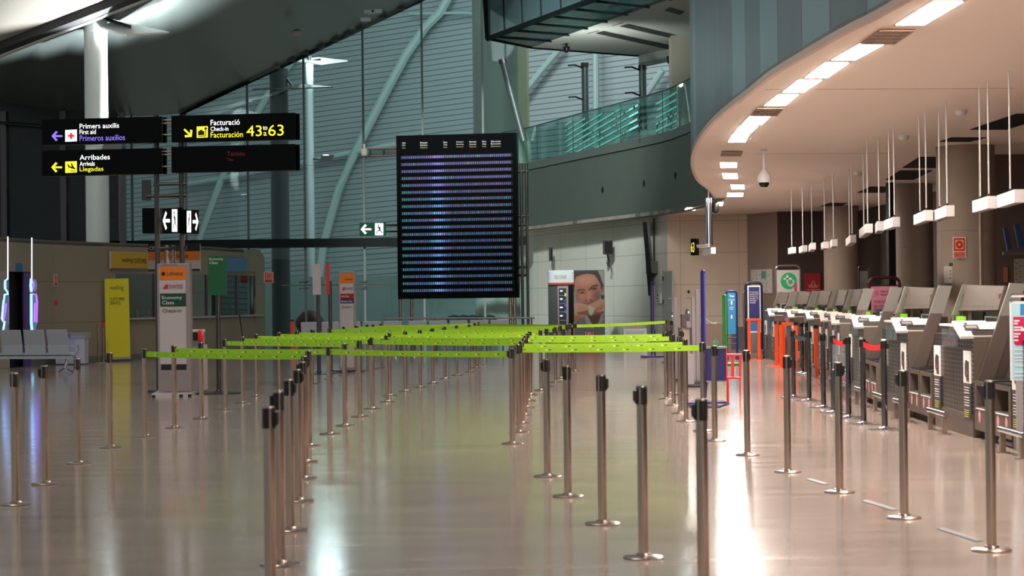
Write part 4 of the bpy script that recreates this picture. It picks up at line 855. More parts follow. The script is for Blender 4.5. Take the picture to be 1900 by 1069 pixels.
# small things on the service counter, posts before it
for x, w_, h_, m, lab in [(255, 5, 15, YELLOW, 'small yellow leaflet stand on the service ledge'), (270, 7, 22, BLACK, 'black monitor standing on the service ledge'), (275, 4, 18, GREYP, 'slim grey stand beside the black monitor on the ledge'), (352, 8, 20, mat('pale_blue', (60, 110, 140), .4), 'pale blue leaflet stand on the service ledge right of the totem'), (430, 14, 26, BLACK, 'wide black monitor behind the right service window')]:
    pl = wallseg(x).shift(-.15); yb = pl.hit(x, 590); zt = 1.12; 
    p = pl.hit(x, 590); hh = h_ * p.y / F; ww = w_ * p.y / F; tag(obj('desk_item', obox(B(), Vector((p.x, p.y, zt)), pl.R, pl.U, pl.N, ww, hh, .05), m), lab, 'stand')
for x, yb in ((183, 671), (192, 671)):
    g = P(x, yb, 55.0); g.z = 0; t = thing('short_post', 'slim steel post left of the yellow banner' if x < 190 else 'slim steel post with a red clip left of the yellow banner', 'post', (g.x, g.y, 0), 'slim posts at the yellow banner')
    obj('tube_post', tube(B(), [(g.x, g.y, .01), (g.x, g.y, 1.0)], .03, 10), STEEL, t, True); obj('disc', lathe(B(), [(.17, 0), (.16, .015)], (g.x, g.y, 0), 24), STEEL, t)
    if x > 190: obj('clip', box(B(), g.x - .05, g.x + .05, g.y - .06, g.y + .04, .93, 1.02), RED, t)
g = G(543, 650 + 8); t = thing('orange_post', 'orange post with a dark top beyond the left end of the bench', 'post', (g.x, g.y, 0)); top = P(540, 593, g.y).z
obj('tube_post', box(B(), g.x - .05, g.x + .05, g.y - .05, g.y + .05, 0, top - .05), ORANGE, t); obj('cap', box(B(), g.x - .055, g.x + .055, g.y - .055, g.y + .055, top - .05, top), BLACK, t)
# beyond the glass: red round chair, plants
c = P(575, 600, 82); tag(obj('round_red_chair', lathe(B(), [(.05, -.55), (.35, -.42), (.53, -.15), (.56, .05), (.5, .2), (.3, .42), (.02, .55)], (c.x, c.y, c.z), 32), mat('dark_red_shell', (84, 18, 28), .5), smooth=True), 'round dark red shape beyond the glass above the bench', 'round seat')
def plant(px, py, Y, label, n=14, s=.55):
    c = P(px, py, Y); t = thing('potted_palm', label, 'plant', (c.x, c.y, 0), 'palms beyond the glass'); r = random.Random(px)
    obj('pot', lathe(B(), [(.16, 0), (.2, .4), (.22, .42), (.19, .42)], (c.x, c.y, 0), 16), mat('pot_dark', (40, 50, 50), .6), t)
    bm = B(); z0 = c.z - s * .3
    tube(bm, [(c.x, c.y, .4), (c.x, c.y, z0)], .03, 6)
    for k in range(n):
        a = r.uniform(0, 6.28); L = s * r.uniform(.7, 1.2); up = r.uniform(.3, 1.0); prev = Vector((c.x, c.y, z0)); w = .035
        for i in range(1, 8):
            f = i / 7; q2 = Vector((c.x + math.cos(a) * L * f, c.y + math.sin(a) * L * f, z0 + up * L * f - .9 * L * f * f))
            dv = Vector((-math.sin(a), math.cos(a), 0))
            for sgn in (-1, 1):
                tip = q2 + dv * sgn * .16 * (1 - f * .6) + Vector((0, 0, -.04)); v = [bm.verts.new(x) for x in (prev, q2, tip)]; bm.faces.new(v)
            prev = q2
    obj('fronds', bm, mat('palm_green', (40, 120, 80), .6), t)
for px, py, lab in [(808, 590, 'palm beyond the glass under the flight board, between its legs'), (938, 588, 'palm beyond the glass under the right part of the flight board'), (620, 592, 'palm beyond the glass left of the farther totem'), (666, 592, 'palm beyond the glass right of the farther totem')]: plant(px, py, 84, lab)
for i, x in enumerate((842, 860, 877, 893, 908)):
    c = P(x, 594, 80); tag(obj('outer_seat', lathe(B(), [(.02, .2), (.2, .15), (.3, 0), (.3, -.1), (.05, -.12), (.04, -c.z)], tuple(c), 18), mat('seat_dark', (16, 50, 48), .6), smooth=True), 'dark rounded seat back beyond the glass under the flight board, %s from the left' % ORD[i], 'seat', 'dark seats beyond the glass')
# ================================================================ BELT POSTS
def make_post(name, label, polem, headm, dark=False):
    t = thing(name, label, 'belt post', (0, 0, 0))
    obj('base_disc', lathe(B(), [(.115, 0), (.118, .008), (.11, .014), (.045, .02), (.04, .03), (.032, .032)], (0, 0, 0), 36), STEEL, t, True)
    obj('pole', lathe(B(), [(.0295, .015), (.0295, .985)], (0, 0, 0), 32), polem, t, True)
    obj('top_cap', lathe(B(), [(.0305, .978), (.031, .984), (.029, .992), (.01, .994)], (0, 0, 0), 32), STEEL, t, True)
    bm = B()
    for a0 in (0, 90, 180, 270):
        n = 6; outer = []; inner = []
        for k in range(n + 1):
            a = math.radians(a0 - 31 + 62 * k / n); outer.append((math.cos(a) * .0325, math.sin(a) * .0325)); inner.append((math.cos(a) * .029, math.sin(a) * .029))
        prism(bm, [(x, y, .885) for x, y in outer + inner[::-1]], (0, 0, .098))
    obj('belt_cassette', bm, headm, t, True)
    bm = B(); box(bm, .03, .05, -.014, .014, .905, .965); prism(bm, [(.03, -.01, .885), (.045, -.01, .9), (.045, -.01, .905), (.03, -.01, .905)], (0, .02, 0)); obj('belt_end', bm, headm, t, bevel=.003)
    return t
POLE = bpy.data.materials.new('pole_steel'); POLE.use_nodes = True; _p = POLE.node_tree.nodes['Principled BSDF']; _p.inputs['Base Color'].default_value = lin((205, 182, 168)); _p.inputs['Metallic'].default_value = 1; _p.inputs['Roughness'].default_value = .14
proto = make_post('belt_post', 'x', POLE, BLACK)
used = [False]; POSTS = {}
rr = random.Random(5)
def post(key, xy, label, group, src=None, rz=None):
    a = rz if rz is not None else rr.choice((0, 90, 180, 250, 300)) + rr.uniform(-12, 12)
    if src is None:
        if not used[0]:
            used[0] = True; r = proto; r.location = (xy[0], xy[1], 0); r.rotation_euler = (0, 0, math.radians(a)); r['label'] = label; r['group'] = group
        else: r = dup(proto, (xy[0], xy[1], 0), math.radians(a), label, group)
    else: r = dup(src, (xy[0], xy[1], 0), math.radians(a), label, group)
    POSTS[key] = Vector((xy[0], xy[1], 0)); return r
def gb(x, y): p = G(x, y); return (p.x, p.y)
def gt(x, y): p = G(x, y, .99); return (p.x, p.y)
rowA = [gb(29, 937), gb(84, 899), gb(145, 861), gb(205, 831), gb(269.6, 810.6), gb(324, 794.4), gb(374, 777.4), gb(419, 760.7), gb(451, 748.4), gb(476.4, 735.6),
        (P(517.5, 620, 36.2).x, 36.2), (P(551.5, 620, 37.6).x, 37.6), gb(580, 712), gb(612, 704), gb(638.7, 697), gb(662, 692), (P(681, 620, 46.5).x, 46.5), gb(693, 685.5), gb(708, 683)]
rowB = [(P(500, 900, 10.5).x, 10.5), gb(520, 1048.6), gb(539, 985), gb(554, 930.6), gb(563, 889), gb(567, 858), gb(574, 828), gb(611.8, 806.3), gb(640.5, 790.6), gb(668.3, 773.5), gb(690.8, 759), gb(718.5, 746), gb(723.5, 734.5), gb(753, 726.4), gb(780, 718.8), gb(803.5, 711.3), gb(826, 703.3), gb(848.4, 696.7), gb(871.5, 690.7), gb(882, 682.6), gb(889, 678)]
rowC = [(P(1303, 900, 10.75).x, 10.75), gb(1194, 1036), gb(1118, 973), gb(1054, 922), gb(1016, 885), gb(951.2, 824), gb(963, 802.6), gb(969, 786), gb(974, 771), gb(977, 756), gb(980, 744), gb(984, 732.8), gb(1004, 724.8), (P(1014.5, 650, 36.8).x, 36.8), gb(1031, 709.8), gb(1041, 702.4), gb(1052.5, 696), gb(1058.5, 692), gb(1066.8, 689)]
rowD = [gb(1840, 1022), gb(1678, 962), gb(1558, 914), gb(1462, 877), gb(1387, 845), gb(1326.4, 818.5), gb(1305, 800), gb(1273, 782.7), gb(1262, 767.5), gb(1250, 753.3), gb(1244, 731), gb(1236.5, 741)]
rowF = [gt(1235.4, 593), gt(1243, 594.2), gt(1249, 595)]
for nm, row, lab, grp in (('A', rowA, 'steel belt post in the leftmost row, %s counted from the camera', 'belt posts of the leftmost row'), ('B', rowB, 'steel belt post in the second row from the left, %s counted from the camera', 'belt posts of the second row'),
        ('C', rowC, 'steel belt post in the centre row, %s counted from the camera', 'belt posts of the centre row'), ('D', rowD, 'steel belt post in the row nearest the counters, %s counted from the camera', 'belt posts of the right row'),
        ('F', rowF, 'steel belt post in the far cluster ending the farthest green belt, %s from left', 'far cluster of belt posts')):
    for i, xy in enumerate(row):
        rz = None
        if nm == 'B' and i < 6: rz = [-20, 160, -25, -15, 165, 20][i]
        if nm == 'C' and i < 5: rz = [185, 200, 10, 60, 175][i]
        if nm == 'D' and i < 5: rz = [178, 182, -5, 30, 300][i]
        post('%s%d' % (nm, i + 1), xy, lab % ORD[i], grp, rz=rz)
q = gt(1263, 596); post('X1', (P(1263, 600, 33).x, 33), 'black-topped steel belt post standing before the grey gate frames', 'belt posts by the gate frames')
# post carrying a black rod (ninth of the left row)
p = POSTS['A9']; tag(obj('black_rod', tube(B(), [(p.x, p.y, .995), (p.x - .04, p.y, 1.33)], .008, 6), BLACKM), 'thin black rod sticking up from a belt post in the leftmost row', 'rod')
p = POSTS['A7']; t = tag(obj('red_can', lathe(B(), [(.03, 0), (.036, .01), (.036, .14), (.03, .15)], (p.x, p.y, .995), 20), RED, smooth=True), 'red drink can standing on top of a belt post beside the economy totem', 'can')
# green belts --------------------------------------------------------------
TAPE = bpy.data.materials.new('lime_belt'); TAPE.use_nodes = True; N = NT(TAPE); b = TAPE.node_tree.nodes['Principled BSDF']; b.inputs['Roughness'].default_value = .55
uv = N.n('ShaderNodeAttribute', attribute_name='along'); sp_ = N.n('ShaderNodeSeparateXYZ'); N.l(uv.outputs['Vector'], sp_.inputs[0])
def bandm(src, a, w_): 
    x = N.math('SUBTRACT', src, a); x = N.math('ABSOLUTE', x); return N.math('LESS_THAN', x, w_)
fr = N.math('FRACT', N.math('MULTIPLY', sp_.outputs['X'], 1 / .29))
wtri = N.math('SUBTRACT', .055, N.math('MULTIPLY', N.math('ABSOLUTE', N.math('SUBTRACT', sp_.outputs['Y'], .42)), 0.30)); 
wm = N.math('MULTIPLY', N.math('LESS_THAN', N.math('ABSOLUTE', N.math('SUBTRACT', fr, .42)), wtri), bandm(sp_.outputs['Y'], .46, .13))
dm = N.math('MULTIPLY', bandm(fr, .56, .055), bandm(sp_.outputs['Y'], .48, .08))
rm = N.math('MULTIPLY', bandm(fr, .13, .05), bandm(sp_.outputs['Y'], .5, .05))
m1 = N.n('ShaderNodeMix', data_type='RGBA'); m1.inputs['A'].default_value = lin((158, 208, 32)); m1.inputs['B'].default_value = lin((236, 246, 190)); N.l(wm, m1.inputs['Factor'])
m2 = N.n('ShaderNodeMix', data_type='RGBA'); m2.inputs['B'].default_value = lin((40, 60, 30)); N.l(dm, m2.inputs['Factor']); N.l(m1.outputs['Result'], m2.inputs['A'])
m3 = N.n('ShaderNodeMix', data_type='RGBA'); m3.inputs['B'].default_value = lin((120, 150, 60)); N.l(rm, m3.inputs['Factor']); N.l(m2.outputs['Result'], m3.inputs['A']); N.l(m3.outputs['Result'], b.inputs['Base Color'])
b.inputs['Transmission Weight'].default_value = 0
def tape(k1, k2, label, m=TAPE, grp='green retractable belts', sag=.015, z=.90, h=.062, name='retractable_belt', cat='belt'):
    a, c = POSTS[k1], POSTS[k2]; d = (c - a).normalized(); a = a + d * .032; c = c - d * .032; L = (c - a).length; n = 10; nn = Vector((d.y, -d.x, 0)) * .001
    bm = B(); rows = []
    for i in range(n + 1):
        f = i / n; p = a.lerp(c, f); zz = z - sag * 4 * f * (1 - f); rows.append([bm.verts.new(p + nn * s + Vector((0, 0, zz + dz))) for s in (1, -1) for dz in (0, h)])
    for i in range(n):
        A, Bb = rows[i], rows[i + 1]
        bm.faces.new((A[0], Bb[0], Bb[1], A[1])); bm.faces.new((A[2], A[3], Bb[3], Bb[2])); bm.faces.new((A[1], Bb[1], Bb[3], A[3])); bm.faces.new((A[0], A[2], Bb[2], Bb[0]))
    o = obj(name, bm, m); at = o.data.attributes.new('along', 'FLOAT_VECTOR', 'POINT'); data = []; off = rr.random()
    for i in range(n + 1):
        for s in (1, -1):
            for dz in (0, 1): data += [i / n * L + off, dz, 0]
    at.data.foreach_set('vector', data); tag(o, label, cat, grp); return o
names = {'A': 'leftmost', 'B': 'second', 'C': 'centre', 'D': 'right-hand', 'F': 'far cluster'}
def lab_t(a, b): return 'green belt between the %s %s row post and the %s %s row post' % (ORD[int(a[1:]) - 1], names[a[0]], ORD[int(b[1:]) - 1], names[b[0]])
for a, b_ in [('A5', 'B7'), ('A6', 'B8'), ('A8', 'B10'), ('A9', 'B11'), ('A10', 'B13'), ('A11', 'B14'), ('A12', 'B15'), ('A14', 'B17'), ('A15', 'B18'), ('A16', 'B19'), ('A18', 'B20'), ('A19', 'B21'),
        ('B8', 'C6'), ('B11', 'C9'), ('B12', 'C10'), ('B13', 'C12'), ('B14', 'C13'), ('B15', 'C14'), ('B16', 'C15'), ('B17', 'C16'), ('B18', 'C17'), ('B19', 'C18'), ('B21', 'C19'),
        ('C7', 'D7'), ('C8', 'D8'), ('C10', 'D10'), ('C11', 'D12'), ('C19', 'F1')]:
    tape(a, b_, lab_t(a, b_), sag=rr.uniform(.0, .02))
# counter side posts --------------------------------------------------------
dark_pole = mat('dark_pole_steel', (128, 122, 124), .13, 1)
dpost = thing('heavy_belt_post', 'x', 'belt post', (0, 0, 0))
obj('base_disc', lathe(B(), [(.19, 0), (.19, .012), (.06, .026), (.045, .04)], (0, 0, 0), 36), CHROME, dpost, True); obj('pole', lathe(B(), [(.033, .02), (.033, .99)], (0, 0, 0), 28), dark_pole, dpost, True)
obj('belt_cassette', lathe(B(), [(.037, .9), (.037, .985), (.03, .992)], (0, 0, 0), 28), BLACK, dpost, True); obj('belt_end', box(B(), .03, .06, -.015, .015, .905, .96), BLACK, dpost)
first = [True]
def dp(key, x, y, label):
    g = gb(x, y); POSTS[key] = Vector((g[0], g[1], 0))
    if first[0]: first[0] = False; dpost.location = (g[0], g[1], 0); dpost['label'] = label; dpost['group'] = 'heavy posts before the counters'
    else: dup(dpost, (g[0], g[1], 0), rr.uniform(0, 6), label, 'heavy posts before the counters')
for k, x, y, l in [('H1', 1641.6, 798, 'dark belt post with a red belt, nearest to the camera before the counters'), ('H2', 1602.3, 787.6, 'dark belt post at the far end of the nearer red belt'), ('H3', 1575, 775.8, 'dark belt post at the near end of the farther red belt'), ('H4', 1546.7, 766.6, 'dark belt post holding a clear leaflet holder at the farther red belt'),
        ('H5', 1528.4, 757, 'dark belt post with no belt between the red belts and the grey belt'), ('H6', 1501.6, 744.4, 'dark belt post at the near end of the short grey belt'), ('H7', 1472.8, 737.8, 'dark belt post at the far end of the short grey belt'), ('H8', 1489, 693, 'slim dark post with a green marked top, left of a pair among the orange posts'), ('H9', 1497, 695, 'slim dark post with a green marked top, right of a pair among the orange posts')]: dp(k, x, y, l)
RB = mat('red_belt', (236, 30, 40), .45); tape('H1', 'H2', 'bright red belt between the two dark posts nearest the counters', RB, 'red belts before the counters', .03); tape('H3', 'H4', 'short bright red belt between two dark posts farther back before the counters', RB, 'red belts before the counters', .03)
tape('H6', 'H7', 'short dark grey belt between two dark posts before the counters', mat('grey_belt', (60, 70, 66), .5), 'grey belt', .05)
p = POSTS['H4']; t = thing('leaflet_holder', 'clear plastic leaflet holder hanging at the dark post with the red belt', 'leaflet holder', (p.x + .05, p.y - .06, .56))
ACR = glass('clear_acrylic', (.82, .84, .86), .12, .05, .12, (220, 220, 225))
obj('pocket', box(B(), p.x - .02, p.x + .15, p.y - .1, p.y - .07, .56, .88), ACR, t); obj('rim', box(B(), p.x - .02, p.x + .15, p.y - .105, p.y - .065, .55, .565), WHITE, t)
opost = thing('orange_belt_post', 'x', 'belt post', (0, 0, 0)); obj('base_plate', box(B(), -.2, .2, -.15, .15, 0, .012), ORANGE, opost); obj('pole', box(B(), -.035, .035, -.035, .035, .012, .9), ORANGE, opost, bevel=.004); obj('belt_head', box(B(), -.045, .045, -.045, .045, .9, .97), BLACK, opost, bevel=.008)
for i, (k, x, y, l) in enumerate([('O1', 1441, 679, 'orange square belt post farthest left in the orange group before the far counters'), ('O2', 1449.6, 681.5, 'orange square belt post with an orange belt, in front left of the group'), ('O3', 1454.5, 680, 'orange square belt post half hidden behind the front left orange post'), ('O4', 1477.6, 685, 'orange square belt post at the right end of the orange belt'), ('O5', 1513.5, 679, 'orange square belt post standing alone between the counters and dark posts')]):
    g = gb(x, y) if k != 'O5' else (P(1513.5, 620, 39.3).x, 39.3); POSTS[k] = Vector((g[0], g[1], 0))
    if i == 0: opost.location = (g[0], g[1], 0); opost['label'] = l; opost['group'] = 'orange belt posts'
    else: dup(opost, (g[0], g[1], 0), 0, l, 'orange belt posts')
tape('O2', 'O4', 'orange belt stretched between two orange posts before the far counters', mat('orange_belt', (236, 90, 36), .5), 'orange belts', .01)
tape('O1', 'O3', 'short orange belt between the two leftmost orange posts', mat('orange_belt'), 'orange belts', .01)
g1, g2 = G(1390.2, 668.4), G(1409.6, 668.4); ym = g1.y; t = thing('orange_portal', 'orange post pair joined by a top bar in front of the navy sign', 'barrier', (g1.x, ym, 0))
for gx in (g1.x, g2.x): obj('pole', box(B(), gx - .035, gx + .035, ym - .035, ym + .035, .012, .97), ORANGE, t, bevel=.004); obj('base_plate', box(B(), gx - .15, gx + .1, ym - .12, ym + .12, 0, .012), ORANGE, t)
obj('top_bar', box(B(), g1.x - .06, g2.x + .06, ym - .045, ym + .045, .92, .98), ORANGE, t, bevel=.006)

# ================================================================ FAR WALL ITEMS
fw = facing(62.9); aw = through(WA, WB)
# deli vending machine with poster side
dp_ = facing(63.5); g = dp_.hit(1040, 640); VG = mat('vending_grey', (66, 74, 76), .35, .3)
t = thing('vending_machine', 'white headed vending machine marked DELI CORNER by the dark corner', 'vending machine', (g.x, 63.5, 0))
X1, X2 = dp_.hit(1018, 560).x, dp_.hit(1064.5, 560).x; zt = dp_.hit(1040, 502).z
obj('cabinet', box(B(), X1, X2, 63.55, 64.3, 0, zt), VG, t); obj('header', slab_px(B(), 1017.5, 501.5, 1064.5, 524.5, dp_.shift(.05), .1), mat('header_white', (200, 212, 216), .5), t); obj('red_edge', slab_px(B(), 1017.5, 524.5, 1064.5, 528, dp_.shift(.05), .1), mat('edge_red', (196, 60, 46), .5), t)
txt('lettering', 'DELI CORNER', 1029, 511, 1051, 517.5, dp_.shift(.05), mat('deli_red', (150, 20, 30), .5), t)
obj('door_frame', slab_px(B(), 1035, 530.5, 1055, 650, dp_.shift(.01), .02), GREYP, t); obj('door_glass', slab_px(B(), 1037.5, 535, 1051, 640, dp_.shift(.02), .01), mat('vending_dark', (28, 34, 52), .2), t)
obj('side_dark', slab_px(B(), 1055.5, 530, 1064, 650, dp_.shift(.008), .01), BLACKM, t)
EV = mat('shelf_lamp', (255, 255, 255), emit=2.5, ecol=(220, 235, 255))
for y in (540, 555, 570.5, 586): obj('shelf_lamp', disc_px(B(), 1041.5, y, 2.6, 1.1, dp_.shift(.025), .006), EV, t); obj('shelf', slab_px(B(), 1037.5, y + 8, 1051, y + 8.8, dp_.shift(.022), .005), GREYP, t)
for y, c in ((547, (190, 200, 40)), (558, (40, 60, 160)), (566, (90, 60, 200)), (578, (40, 110, 170))): obj('product', slab_px(B(), 1047.5, y - 3, 1050.5, y + 3, dp_.shift(.023), .005), mat('product_%d' % y, c, .4, emit=.3), t)
for y in (507, 512, 517): obj('header_dot', disc_px(B(), 1062.3, y, .7, .9, dp_.shift(.05), .006, n=8), INK, t); obj('header_dot', disc_px(B(), 1019.5, y, .7, .9, dp_.shift(.05), .006, n=8), INK, t)
# poster picture
def inpoly(X, Y, pts):
    c = np.zeros(X.shape, bool); n = len(pts)
    for i in range(n):
        x1, y1 = pts[i]; x2, y2 = pts[i - 1]
        m_ = ((y1 > Y) != (y2 > Y)) & (X < (x2 - x1) * (Y - y1) / (y2 - y1 + 1e-9) + x1); c ^= m_
    return c
def blur(a, k):
    for ax in (0, 1):
        p = np.pad(a, [(k, k) if i == ax else (0, 0) for i in range(a.ndim)], mode='edge'); s = sum(np.roll(p, j, ax) for j in range(-k, k + 1)) / (2 * k + 1)
        a = s[k:-k] if ax == 0 else s[:, k:-k]
    return a
WI, HI = 96, 224; YY, XX = np.mgrid[0:HI, 0:WI]; XX = 297 + XX / (WI - 1) * 383; YY = 140 + YY / (HI - 1) * 895
img = np.zeros((HI, WI, 3)) + (150, 156, 148)
def fillp(pts, col, soft=1, al=1.0):
    global img
    m_ = inpoly(XX, YY, pts).astype(float)
    if soft: m_ = blur(m_, soft)
    img = img * (1 - al * m_[..., None]) + np.array(col) * al * m_[..., None]
def ell(cx, cy, rx, ry, col, soft=1, al=1.0, rot=0):
    a = math.radians(rot); fillp([(cx + rx * math.cos(t_) * math.cos(a) - ry * math.sin(t_) * math.sin(a), cy + rx * math.cos(t_) * math.sin(a) + ry * math.sin(t_) * math.cos(a)) for t_ in np.linspace(0, 6.28, 24)], col, soft, al)
fillp([(297, 760), (330, 700), (440, 650), (560, 690), (640, 640), (680, 650), (680, 1036), (297, 1036)], (108, 110, 116), 1)
fillp([(455, 560), (625, 560), (640, 640), (590, 760), (560, 790), (500, 740), (455, 640)], (70, 42, 34), 2)
fillp([(430, 650), (470, 655), (550, 790), (520, 800), (440, 720)], (158, 160, 164), 1); fillp([(640, 630), (672, 700), (600, 790), (580, 770), (620, 690)], (150, 152, 156), 1)
ell(655, 335, 20, 55, (150, 92, 72), 1)
fillp([(300, 215), (302, 330), (318, 430), (352, 500), (420, 545), (500, 545), (570, 510), (625, 450), (648, 350), (640, 240), (600, 180), (420, 160), (320, 180)], (176, 112, 86), 2)
ell(470, 250, 120, 55, (206, 146, 116), 8, .7); ell(400, 430, 45, 40, (198, 128, 100), 6, .7); ell(590, 420, 40, 60, (120, 70, 54), 7, .6); ell(490, 430, 28, 60, (206, 142, 112), 4, .8); ell(340, 420, 24, 90, (140, 84, 66), 5, .6)
fillp([(297, 140), (600, 140), (632, 200), (650, 262), (672, 300), (660, 330), (640, 350), (632, 290), (600, 235), (560, 185), (470, 172), (400, 185), (330, 205), (310, 240), (302, 380), (297, 380)], (44, 26, 22), 1)
fillp([(340, 368), (375, 345), (440, 352), (440, 366), (380, 360), (345, 382)], (58, 34, 28), 1); fillp([(485, 352), (540, 305), (600, 298), (606, 314), (548, 322), (492, 366)], (50, 30, 26), 1)
ell(400, 388, 34, 12, (70, 42, 38), 1, .9, -6); ell(556, 345, 40, 13, (64, 38, 34), 1, .9, -12); ell(404, 387, 10, 6, (24, 16, 16), 0); ell(552, 346, 11, 7, (24, 16, 16), 0)
ell(455, 484, 18, 10, (120, 66, 54), 2, .8); ell(512, 476, 20, 12, (96, 52, 44), 2, .8); fillp([(400, 505), (450, 520), (590, 470), (600, 455), (575, 500), (500, 530), (420, 520)], (110, 50, 46), 2, .9)
fillp([(300, 512), (360, 508), (455, 520), (480, 545), (470, 590), (400, 622), (310, 628)], (206, 156, 128), 1); fillp([(640, 415), (680, 420), (680, 470), (640, 470)], (40, 30, 40), 1)
fillp([(330, 612), (420, 600), (480, 580), (530, 600), (640, 590), (672, 600), (672, 630), (560, 640), (515, 656), (440, 640), (350, 640)], (150, 84, 44), 1); fillp([(468, 540), (500, 515), (548, 518), (565, 560), (548, 620), (510, 655), (480, 620)], (208, 200, 168), 2)
fillp([(480, 530), (560, 490), (640, 462), (680, 462), (680, 600), (600, 610), (560, 600), (550, 560)], (204, 152, 122), 1)
for k in range(3): fillp([(560 + k * 30, 600 - k * 8), (610 + k * 30, 540 - k * 6), (620 + k * 30, 546 - k * 6), (575 + k * 30, 606 - k * 8)], (150, 96, 74), 1, .7); fillp([(340, 540 + k * 28), (440, 548 + k * 20), (440, 553 + k * 20), (340, 546 + k * 28)], (160, 108, 86), 1, .6)
fillp([(300, 640), (420, 640), (430, 660), (360, 690), (300, 740)], (190, 120, 84), 2); fillp([(300, 660), (380, 662), (350, 700), (300, 720)], (178, 84, 44), 3, .8)
ell(495, 945, 112, 112, (176, 34, 32), 1)
fillp([(297, 1020), (680, 1020), (680, 1036), (297, 1036)], (40, 22, 24), 0)
img = np.clip(img * .84, 0, 255)
g = dp_.hit(1093, 640); t = thing('advertising_panel', 'tall poster panel of a dark haired man biting a sandwich beside the vending machine', 'poster', (g.x, 63.5, 0))
X1, X2 = dp_.hit(1064.8, 560).x, dp_.hit(1122, 560).x; obj('panel_box', box(B(), X1, X2, 63.52, 64.3, 0, zt), VG, t)
painted('poster_picture', img, 1065, 502.5, 1121.5, 648.5, dp_, t, .03)
txt('lettering', 'DELI', 1086, 616.5, 1101, 622.5, dp_.shift(.03), PAPER, t)
# small wall things
for x1, y1, x2, y2, lab in [(1119, 446, 1137, 472, 'black loudspeaker with a dangling cable high on the pale wall'), (1018.5, 459, 1025.5, 484, 'small black loudspeaker in the dark corner above the vending machine')]:
    pl = aw.shift(.35); pl = facing(pl.hit((x1 + x2) / 2, 460).y); t = thing('loudspeaker', lab, 'loudspeaker', tuple(pl.hit((x1 + x2) / 2, y2)), 'wall loudspeakers')
    obj('housing', slab_px(B(), x1, y1, x2, y2, pl, .2), BLACK, t, bevel=.02); obj('grille', slab_px(B(), x1 + 3, y1 + 2, x2 - 1, y2 - 2, pl.shift(.005), .01), BLACKM, t)
    obj('wall_mount', box(B(), pl.hit((x1 + x2) / 2, y1).x - .05, pl.hit((x1 + x2) / 2, y1).x + .05, pl.p.y + .15, pl.p.y + .5, pl.hit(x1, y2).z + .1, pl.hit(x1, y1).z - .1), BLACKM, t)
    if x1 > 1100:
        bm = B()
        for k in range(3): tube(bm, [pl.hit(1126 + k, 472), pl.hit(1128 + 1.5 * k, 482 + 2 * k), pl.hit(1125.5 + 2 * k, 489 + 3 * k), pl.hit(1129 - k, 493)], .012, 5)
        obj('cable', bm, BLACKM, t)
# tilted screen seen edge on and its pole
A, Bq = P(1196, 412, 63.6), P(1208, 549, 63.6); t = thing('tilted_screen', 'long black screen seen edge-on leaning above the grey door wall', 'screen', tuple(Bq))
dv = (Bq - A); obj('screen_body', prism(B(), [A + Vector((-.06, 0, 0)), A + Vector((.06, 0, 0)), Bq + Vector((.08, 0, 0)), Bq + Vector((-.08, 0, 0))], (.05, .7, 0)), BLACKM, t)
c = P(1213, 496, 63.7); obj('wall_bracket', box(B(), c.x - .18, c.x + .12, 63.7, 64.6, c.z - .18, c.z + .18), BLACK, t); obj('drop_pole', tube(B(), [(c.x + .03, 63.9, c.z), (c.x + .03, 63.9, 3.85)], .025, 8), DSTEEL, t)
# door in the pale wall
pl = aw.shift(.03); o = obj('door_1', poly_px(B(), [(1229, 503), (1247, 502.5), (1247, 652), (1229, 652)], pl, .03), mat('door_grey', (176, 182, 176), .5)); o['kind'] = 'structure'
obj('door_handle', tube(B(), [pl.shift(.06).hit(1244, 580), pl.shift(.06).hit(1247.5, 580), pl.shift(.06).hit(1247.5, 587)], .018, 6), CHROME, o); obj('door_hinge', slab_px(B(), 1229, 513, 1230, 521, pl.shift(.02), .03), DSTEEL, o); obj('door_hinge', slab_px(B(), 1229, 556, 1230, 564, pl.shift(.02), .03), DSTEEL, o)
t = thing('intercom', 'white wall intercom with black keys beside the grey door', 'intercom', tuple(pl.hit(1222, 563))); obj('plate', slab_px(B(), 1217.5, 544, 1225.5, 563, pl.shift(.03), .04), WHITE, t)
for y in (547.5, 553.5, 559): obj('key', disc_px(B(), 1220, y, 1.1, 1.6, pl.shift(.03), n=10), BLACK, t)
tag(obj('peephole_camera', lathe(B(), [(.01, -.04), (.04, 0), (.01, .04)], tuple(fw.shift(.05).hit(1277.5, 541)), 12), BLACK), 'tiny black round camera on the cream wall above the grey gates', 'camera')
# recycling box before the pale wall
rb = facing(59.6); g = rb.hit(1178, 654); t = thing('recycling_box', 'pale box with a clear top and orange emblem before the pale wall', 'bin', (g.x, 59.6, 0))
obj('body', slab_px(B(), 1157, 610, 1200, 654.5, rb, .5), mat('box_pale', (184, 194, 190), .5), t); obj('front', slab_px(B(), 1162, 614, 1196, 650, rb.shift(.01), .01), mat('box_grey', (160, 170, 166), .5), t)
obj('clear_top', slab_px(B(), 1158, 599, 1198, 610, rb, .45), glass('box_clear', (.8, .85, .85), .12, .1, .3, (200, 206, 204)), t); obj('orange_emblem', disc_px(B(), 1180, 604, 3, 3.4, rb, .012), mat('emblem_orange', (214, 90, 60), .5), t)
